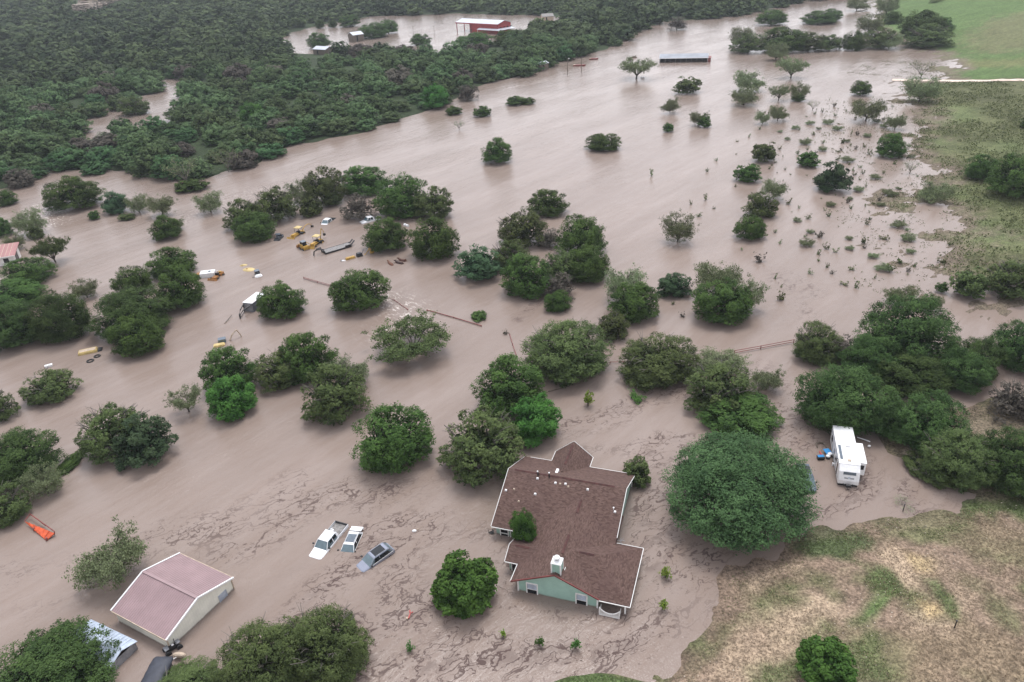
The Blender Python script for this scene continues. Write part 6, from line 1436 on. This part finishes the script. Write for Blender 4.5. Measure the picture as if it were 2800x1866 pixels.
# orange red wreck
Zo = lambda x, y: (x / 3.361, 1400 + y / 3.361)
P_ = [at(*Zo(*p), z) for p, z in (((225, 85), .55), ((500, 195), .55), ((425, 262), .12), ((310, 165), .2))]; c = P_[1]; o_ = Vector((c.x, c.y, 0)); r = empty('orange_implement', o_); tag(r, 'orange red steel farm implement jammed in the water at the left edge', 'implement')
MB().slab([p - o_ for p in P_], .12).build('deck_plate', MT['orangered'], r, bev=.02)
m_ = MB(); a_, b_ = at(*Zo(275, 20), .7) - o_, at(*Zo(500, 180), .7) - o_; m_.tube([a_, b_], .07, 6); m_.tube([b_, at(*Zo(500, 210), .1) - o_], .07, 6); m_.tube([at(*Zo(325, 55), .75) - o_, at(*Zo(420, 130), .3) - o_], .05, 5); m_.tube([P_[0] - o_, at(*Zo(275, 20), .7) - o_], .06, 5); m_.build('frame', MT['redpipe'], r)
for i in range(5):
    t = (i + 1) / 6; a = P_[0].lerp(P_[1], t) - o_; b = P_[3].lerp(P_[2], t) - o_; m_ = MB(); m_.tube([a + Vector((0, 0, .06)), b + Vector((0, 0, .06))], .05, 5); m_.build('cross_rib', MT['orangered'], r)
for x, y in ((425, 255), (310, 165)): p = at(*Zo(x, y), .2) - o_; MB().tube([(p.x, p.y, -.1), (p.x + .1, p.y, .5)], .12, 6).build('foot', MT['redpipe'], r)
# floating odds and ends
def floater(nm, lab, cat, x, y, parts): return thing1(nm, lab, cat, x, y, parts, lambda a, b: (a, b))
floater('white_jug', 'white jug floating alone between the grey crossover and the house', 'jug', 1133, 1453, [('body', MB().dome((0, 0, .05), .3, .2, .18, 12, 6, True), 'white', 0), ('handle', MB().tube([(.25, .1, .15), (.55, .25, .2)], .05, 5), 'beige', 0)])
floater('red_float', 'broken red plastic frame floating in the scum above the lone green sapling', 'debris', 1118, 1682, [('frame', MB().tube([(0, -.5, .05), (.15, .1, .1), (.05, .55, .05)], .07, 5).tube([(.15, .1, .1), (.45, .3, .1)], .05, 5), 'red', 0), ('foam', MB().box(-.25, -.05, -.6, -.3, 0, .12), 'beige', .03)])
floater('white_float', 'white scrap floating at the left end of the drowned yellow machine', 'debris', 938, 714, [('body', MB().dome((0, 0, 0), .6, .25, .22, 12, 5, True), 'white', 0), ('strap', MB().box(-.5, -.3, -.3, .3, .1, .2), 'black', .02)])
floater('white_drum', 'white drum behind the two round junipers by the white pickup', 'drum', 1112, 618, [('body', MB().tube([(-.6, .4, .2), (.5, -.7, .2)], .35, 12), 'white', 0), ('band', MB().tube([(-.1, -.1, .2), (.0, -.2, .2)], .37, 12), 'steel', 0)])
floater('driftwood', 'small dark driftwood near the bend of the fence pipe', 'driftwood', 1384, 912, [('stick', MB().tube([(-.6, 0, .05), (0, .1, .2), (.6, -.1, .08)], .12, 5, .05), 'wood', 0), ('twig', MB().tube([(0, .1, .2), (.25, .3, .6)], .05, 4), 'wood', 0)])
# submerged hay rake boom in mid left water
p = at(500 + 745 / 6.533, 690 + 1280 / 6.533); q_ = at(500 + 880 / 6.533, 690 + 1140 / 6.533); mb = MB(); mb.tube([(0, 0, .05), (q_.x - p.x, q_.y - p.y, .25)], .07, 6); tag(mb.build('sunken_pole', MT['wood'], None, loc=p), 'thin dark pole breaking the surface below the white box trailer', 'pole')

# ================================================================== COWS
def cow(A, B, paint, label, seed):
    """A head, B rump; body swims with back, neck and head showing"""
    rz_ = heading(A, B); r = empty('cow', ((A.x + B.x) / 2, (A.y + B.y) / 2, 0), rz_); tag(r, label, 'cow', 'cattle standing in the flood')
    L = max(1.9, min(2.5, (A - B).length)); x = L / 2; P_ = [(-x + .25, 0, .02), (-.35, 0, .0), (.25, 0, .02), (x - .55, 0, .16), (x - .25, 0, .42), (x - .08, 0, .55), (x + .28, 0, .44), (-x + .05, 0, -.15)]
    Ed = [(0, 1), (1, 2), (2, 3), (3, 4), (4, 5), (5, 6), (0, 7)]; Rr = [.36, .41, .40, .28, .19, .17, .095, .1]
    for sx, bi in ((-x + .3, 0), (x - .75, 2)):
        for sy in (-1, 1):
            k = len(P_); P_ += [(sx, sy * .22, -.55), (sx + .03, sy * .22, -1.0)]; Ed += [(bi, k), (k, k + 1)]; Rr += [.12, .07]
    me = bpy.data.meshes.new('cow_body'); me.from_pydata(P_, Ed, []); me.update(); o = link('body', me, r)
    sk = o.modifiers.new('skin', 'SKIN'); sub = o.modifiers.new('sub', 'SUBSURF'); sub.levels = 2; sub.render_levels = 2
    if not me.skin_vertices: 
        bm = bmesh.new(); bm.from_mesh(me); bm.verts.layers.skin.verify(); bm.to_mesh(me); bm.free()
    for i, v in enumerate(me.skin_vertices[0].data): v.radius = (Rr[i], Rr[i] * (1.0 if i > 2 else 1.02)); v.use_root = (i == 1)
    me.materials.append(MT[paint])
    for s_ in (-1, 1):
        e = MB(); e.prism([(x - .18, s_ * .14, .6), (x - .22, s_ * .34, .66), (x - .05, s_ * .36, .58), (x - .08, s_ * .15, .56)], (0, 0, .03)); e.build('ear', MT[paint], r)
        hn = MB(); hn.tube([(x - .12, s_ * .09, .68), (x - .1, s_ * .2, .78)], .03, 5, .01); hn.build('horn', MT['beige'], r)
    tl = MB(); tl.tube([(-x, 0, .12), (-x - .12, .05, -.1), (-x - .15, .08, -.5)], .035, 5, .05); tl.build('tail', MT[paint], r); ey = MB()
    for s_ in (-1, 1): ey.dome((x + .06, s_ * .135, .55), .025, .025, .025, 6, 4, True)
    ey.build('eyes', MT['black'], r); return r
C1 = Z1
cow(at(*C1(1825, 960)), at(*C1(1935, 1035)), 'cowred', 'reddish brown cow with its head up, leftmost of the three in the water', 1)
cow(at(*C1(1950, 965)), at(*C1(2130, 1000)), 'cowdark', 'darkest brown cow, middle and nearest of the three in the water', 2)
cow(at(*C1(2015, 925)), at(*C1(2175, 950)), 'cowbrown', 'brown cow behind the darkest one, rightmost of the three in the water', 3)

# ================================================================== PIPE FENCES
def pipe_fence(nm, pts, label, h=.5, rails=(.38, .12), post=3.0, zt=None, m_='redpipe', rr_=.055):
    P_ = [at(x, y) for x, y in pts]; r = empty(nm, P_[0]); tag(r, label, 'fence'); o_ = P_[0]
    for z in rails: MB().tube([(p.x - o_.x, p.y - o_.y, z) for p in P_], rr_, 6).build('rail', MT[m_], r)
    for i in range(len(P_) - 1):
        k = max(1, int((P_[i + 1] - P_[i]).length / post))
        for j in range(k + (i == len(P_) - 2)):
            p = P_[i].lerp(P_[i + 1], j / k) - o_; MB().tube([(p.x, p.y, -1), (p.x, p.y, h)], rr_ * 1.3, 6).build('post', MT[m_], r)
    return r
pipe_fence('pipe_fence', [(831, 763), (868, 774), (912, 786)], 'red pipe fence end left of the broad spiky juniper', .5)
pipe_fence('pipe_fence', [(1040, 812), (1078, 822), (1115, 848)], 'pipe fence overtopped by white water right of the spiky juniper', .22, (.12,))
pipe_fence('pipe_fence', [(1168, 850), (1240, 870), (1316, 893)], 'long straight red pipe just above water in the middle', .26, (.16,), 4.0, rr_=.09)
pipe_fence('pipe_fence', [(1394, 918), (1402, 945), (1412, 975)], 'bent bit of red pipe rail above the wide tree behind the house', .4, (.25,), 2)
pipe_fence('pipe_fence', [(1668, 994), (1706, 993)], 'short red rail showing between two big trees behind the house', .35, (.25,), 3)
pipe_fence('pipe_fence', [(2008, 968), (2080, 955), (2170, 938)], 'two-rail red pipe fence ending at the right-hand wood', .7, (.62, .22), 3.2)
pipe_fence('pipe_fence', [(1500, 1072), (1540, 1062), (1572, 1052)], 'dark pipe rail breaking the surface behind the bright green tree', .15, (.08,), 3, m_='wood')
def post(nm, x, y, h, label, z=0.0, r0=.07, m_='wood', extra=None):
    p = at(x, y, z); r = empty(nm, p); tag(r, label, 'pole'); MB().tube([(0, 0, -.4), (0, 0, h)], r0, 8, r0 * .85).build('pole', MT[m_], r)
    if extra: extra(r, h)
    return r
post('fence_post', 2609, 1719, 1.15, 'short dark post standing alone on the dry slope', .9, .07, 'black', lambda r, h: MB().cyl((0, 0), .09, h - .04, h + .02, 8).build('cap', MT['black'], r))
post('fence_post', 2469, 1398, 1.1, 'dark post inside the straggly shrub on the muddy shore', .05, .06, 'black', lambda r, h: MB().cyl((0, 0), .08, h - .04, h + .02, 8).build('cap', MT['black'], r))
def lamp_head(r, h): MB().tube([(0, 0, h - .2), (.6, 0, h)], .05, 5).build('arm', MT['steel'], r); MB().dome((.7, 0, h - .05), .35, .25, .2, 10, 4, True).build('lamp', MT['white'], r)
def crossarm(r, h): MB().box(-.9, .9, -.06, .06, h - .5, h - .38).build('crossarm', MT['wood'], r)
post('utility_pole', 1552, 206, 7.5, 'utility pole with a white lamp at the far forest bank, left one', 0, .16, 'wood', lamp_head)
post('utility_pole', 1590, 199, 6.8, 'utility pole at the far forest bank, right of the one with the lamp', 0, .15, 'wood', crossarm)
post('utility_pole', 1131, 97, 6.0, 'thin pole standing in the far lake, left one', 0, .13, 'wood', crossarm); post('utility_pole', 1188, 96, 6.0, 'thin pole standing in the far lake, right one', 0, .13, 'wood', crossarm)

# ================================================================== FAR BUILDINGS
MT['greyroof'] = plain('grey_metal_roof', (.25, .27, .30), .45, .1, var=.1, scale=.3)
# long open shed
A, B = at(1804, 172), at(1934, 170); d = (B - A); Ls = d.length; rz_ = math.atan2(d.y, d.x); r = empty('long_shed', (A.x, A.y, 0), rz_); tag(r, 'long open-fronted shed with a white roof standing in the far water', 'shed')
Ws = 7.0; MB().slab([(-.4, -.6, 2.1), (Ls + .4, -.6, 2.1), (Ls + .4, Ws, 3.1), (-.4, Ws, 3.1)], .18).build('shed_roof', MT['greyroof'], r)
MB().box(-.4, Ls + .4, -.72, -.6, 1.95, 2.15).build('fascia', MT['white'], r); MB().box(0, Ls, Ws - .5, Ws - .35, -1, 2.65).build('back_wall', MT['cardark'], r)
for i in range(10): x = Ls * i / 9; MB().box(x - .06, x + .06, -.3, -.18, -1, 2.05).build('post', MT['deck'], r)
for i in range(1, 9, 2): MB().box(Ls * i / 9, Ls * i / 9 + .1, 0, Ws - .5, -1, 1.72).build('partition', MT['wood'], r)
MB().prism([(Ls + .02, -.2, -1), (Ls + .02, Ws - .6, -1), (Ls + .02, Ws - .6, 2.65), (Ls + .02, -.2, 1.6)], (.12, 0, 0)).build('end_wall', MT['barnred'], r); MB().prism([(-.12, -.2, -1), (-.12, Ws - .6, -1), (-.12, Ws - .6, 2.65), (-.12, -.2, 1.6)], (.1, 0, 0)).build('end_wall', MT['trim'], r)
MB().box(Ls + .3, Ls + 1.6, -.3, 5.0, -1, 1.9).build('lean_to', MT['redpipe'], r); MB().box(Ls + .2, Ls + 1.8, -.5, 5.2, 1.9, 2.0).build('lean_to_roof', MT['redpipe'], r)
# red barn with an open bay
A, B = at(1250, 86), at(1362, 93); d = B - A; Lb = d.length; rz_ = math.atan2(d.y, d.x); r = empty('red_barn', (A.x, A.y, 0), rz_); tag(r, 'big red metal barn with a white roof and an open bay by the far lake', 'barn')
Wb, eh, rh = 13.0, 6.0, 7.8
MB().slab([(-.6, -.6, eh), (Lb + .5, -.6, eh), (Lb + .5, Wb / 2, rh), (-.6, Wb / 2, rh)], .2).slab([(-.6, Wb / 2, rh), (Lb + .5, Wb / 2, rh), (Lb + .5, Wb + .6, eh), (-.6, Wb + .6, eh)], .2).build('barn_roof', MT['whiteroof'], r)
MB().box(-.6, Lb + .5, -.72, -.6, eh - .7, eh).build('fascia', MT['barnred'], r); x0 = Lb * .38
wb = MB(); wb.box(x0, Lb, 0, .2, -1, eh - .2); wb.box(x0, x0 + .2, .2, Wb, -1, eh - .2); wb.prism([(Lb - .01, .01, -1), (Lb - .01, Wb, -1), (Lb - .01, Wb, eh - .1), (Lb - .01, Wb / 2, rh - .25), (Lb - .01, .01, eh - .1)], (.2, 0, 0)); wb.box(0, Lb, Wb - .2, Wb, -1, eh - .2); wb.build('wall', MT['barnred'], r)
for x in (0, Lb * .19): MB().box(x - .2, x + .2, -.1, .3, -1, eh - .2).build('bay_post', MT['barnred'], r)
for y in (2.2, 5.6, 9.0, 12.4): MB().box(Lb + .2, Lb + .26, y, y + 1.3, 1.6, 3.8).build('window', MT['darkglass'], r)
MB().slab([(Lb * .58, -.75, 3.2), (Lb + 4.2, -.75, 3.2), (Lb + 4.2, -3.6, 2.5), (Lb * .58, -3.6, 2.5)], .12).slab([(Lb + .6, Wb, 3.2), (Lb + .6, -.75, 3.2), (Lb + 4.2, -.75, 2.5), (Lb + 4.2, Wb, 2.5)], .12).build('awning_roof', MT['whiteroof'], r)
MB().tube([(Lb + 4.0, -3.4, -1), (Lb + 4.0, -3.4, 2.5)], .12, 6).tube([(Lb * .6, -3.4, -1), (Lb * .6, -3.4, 2.5)], .12, 6).build('awning_post', MT['trim'], r)
def small_roof(nm, lab, x0, y0, x1, y1, wd, z, m_, ht=1.2, wall='white'):
    A, B = at(x0, y0), at(x1, y1); d = B - A; L = d.length; r = empty(nm, (A.x, A.y, 0), math.atan2(d.y, d.x)); tag(r, lab, 'building')
    MB().slab([(-.3, -.3, z), (L + .3, -.3, z), (L + .3, wd / 2, z + ht), (-.3, wd / 2, z + ht)], .15).slab([(-.3, wd / 2, z + ht), (L + .3, wd / 2, z + ht), (L + .3, wd + .3, z), (-.3, wd + .3, z)], .15).build('roof', MT[m_], r)
    w_ = MB(); wallbox(w_, 0, L, 0, wd, -1, z - .05); w_.prism([(L - .151, .1, z - .1), (L - .151, wd - .1, z - .1), (L - .151, wd / 2, z + ht - .2)], (.15, 0, 0)); w_.prism([(0, .1, z - .1), (0, wd - .1, z - .1), (0, wd / 2, z + ht - .2)], (.15, 0, 0)); w_.build('wall', MT[wall], r)
    MB().box(L * .3, L * .3 + 1.0, -.03, -.004, .2, z - .5).build('door', MT['darkglass'], r); return r
small_roof('white_cabin', 'white roofed building half hidden by trees below the far lake', 858, 150, 892, 152, 7, 3.3, 'whiteroof', 1.4, 'wood')
small_roof('white_cabin', 'small white roof poking above the trees in front of the island in the far lake', 968, 116, 996, 112, 8, 4.4, 'whiteroof', 1.6, 'wood')
small_roof('tin_shack', 'grey tin-roofed shack collapsed against the forest bank', 1478, 196, 1500, 190, 4, 3.2, 'whiteroof', .9, 'wood')
small_roof('brown_cabin', 'long low brown roof right of the red barn, farther one', 1484, 60, 1514, 58, 10, 3.4, 'deck', 1.6, 'beige')
# red roofed shed at the left edge
A, B = at(-60, 738, 0), at(44, 722, 0); d = B - A; L = d.length; r = empty('red_roof_shed', (A.x, A.y, 0), math.atan2(d.y, d.x)); tag(r, 'shed with a faded red roof and white walls cut by the left frame edge', 'shed')
MB().slab([(-.5, -.6, 2.3), (L + .6, -.6, 2.3), (L + .6, 5.6, 3.5), (-.5, 5.6, 3.5)], .14).build('shed_roof', MT['fadedred'], r); st = MB()
for i in range(9): x = L * i / 9 + .2; st.prism([(x, -.6, 2.305), (x + .1, -.6, 2.305), (x + .1, 5.6, 3.505), (x, 5.6, 3.505)], (0, 0, .015))
st.build('roof_stripe', MT['beige'], r); w_ = MB(); wallbox(w_, 0, L, 0, 5.2, -1, 2.25); w_.build('wall', MT['trim'], r); MB().box(-.5, L + .6, -.68, -.6, 2.1, 2.34).build('fascia', MT['trim'], r)
MB().box(L + .004, L + .05, 1.2, 3.4, -1, 2.1).build('open_door', MT['darkglass'], r); MB().box(L * .72, L * .86, -.05, -.004, .6, 1.7).build('window', MT['darkglass'], r)
# boats / red things under the far bank
for x, y, ln, lab in ((1585, 181, 6.5, 'red hull of a small boat at the far forest bank by the poles'), (1624, 163, 5.0, 'dull red hull of a small boat upstream of the far poles')):
    p = at(x, y); r = empty('red_boat', p, -.2); tag(r, lab, 'boat')
    MB().add([(-ln / 2, -.8, .6), (ln * .3, -.8, .6), (ln / 2, 0, .75), (ln * .3, .8, .6), (-ln / 2, .8, .6), (-ln / 2, -.5, -.3), (ln * .3, -.5, -.3), (ln * .4, 0, -.3), (ln * .3, .5, -.3), (-ln / 2, .5, -.3)], [(0, 1, 6, 5), (1, 2, 7, 6), (2, 3, 8, 7), (3, 4, 9, 8), (4, 0, 5, 9), (5, 6, 7, 8, 9), (0, 4, 3, 2, 1)]).build('hull', MT['redpipe'], r); MB().box(-ln / 2, -ln / 2 + 1.0, -.6, .6, .61, .68).build('bench_seat', MT['beige'], r)
floater('white_raft', 'white object caught under the sprawling pale tree below the long shed', 'debris', 1757, 214, [('hull', MB().box(-.9, .9, -.5, .5, 0, .5), 'white', .12), ('lid', MB().box(-.6, .6, -.35, .35, .5, .62), 'white', .05)])
floater('brown_snag', 'dark mound of driftwood above the sprawling pale tree', 'driftwood', 1734, 158, [('mound', MB().dome((0, 0, -.1), 1.6, .8, 1.0, 12, 4), 'wood', 0), ('branch', MB().tube([(0, 0, .6), (1.4, .3, 1.3)], .12, 5), 'wood', 0)])

# limestone bluff in the far hills
def bluff():
    rg = np.random.default_rng(88); mb = MB()
    line = [(250, 78), (262, 62), (290, 52), (320, 44), (350, 40), (390, 33), (430, 25), (462, 17)]
    for i in range(len(line) - 1):
        for k in range(5):
            t = (k + rg.random()) / 5; x = line[i][0] + (line[i + 1][0] - line[i][0]) * t; y = line[i][1] + (line[i + 1][1] - line[i][1]) * t; p = at(x, y, 0); s_ = rg.uniform(3, 7); hh = rg.uniform(6, 13)
            b = MB(); gh = float(ground_h(np.array([[p.x, p.y]]))[0])
            n = 7; V = []
            for lv in range(4):
                for j in range(n): a = 2 * PI * j / n; rr = s_ * rg.uniform(.75, 1.15) * (1 + .1 * lv); V.append((p.x + rr * math.cos(a) * 1.5, p.y + rr * math.sin(a), gh - 1 + (hh + 1) * lv / 3))
            Fc = [(l * n + j, l * n + (j + 1) % n, (l + 1) * n + (j + 1) % n, (l + 1) * n + j) for l in range(3) for j in range(n)] + [tuple(range(3 * n, 4 * n))]
            mb.add(V, Fc)
    m, n_, b_ = newmat('limestone_bluff'); f1 = noise(n_, mapping(n_, pos(n_), (1, 1, 4)), .25, 6, .7); n_.links.new(mix_rgb(n_, maprange(n_, f1, .4, .6), (.10, .08, .07), (.46, .38, .31)), b_.inputs['Base Color']); b_.inputs['Roughness'].default_value = .95
    tag(mb.build('limestone_bluff', m), kind='structure')
bluff()
# ================================================================== AIR
hb = MB().box(-3600, 3600, -40, 3700, -2.5, 96); hm = bpy.data.materials.new('haze_air'); hm.use_nodes = True; hn_ = hm.node_tree; hn_.nodes.clear()
pv = hn_.nodes.new('ShaderNodeVolumePrincipled'); pv.inputs['Color'].default_value = (.86, .92, 1.0, 1); pv.inputs['Density'].default_value = .00012; pv.inputs['Anisotropy'].default_value = .1
mo = hn_.nodes.new('ShaderNodeOutputMaterial'); hn_.links.new(pv.outputs[0], mo.inputs['Volume'])
tag(hb.build('haze', hm), kind='stuff')
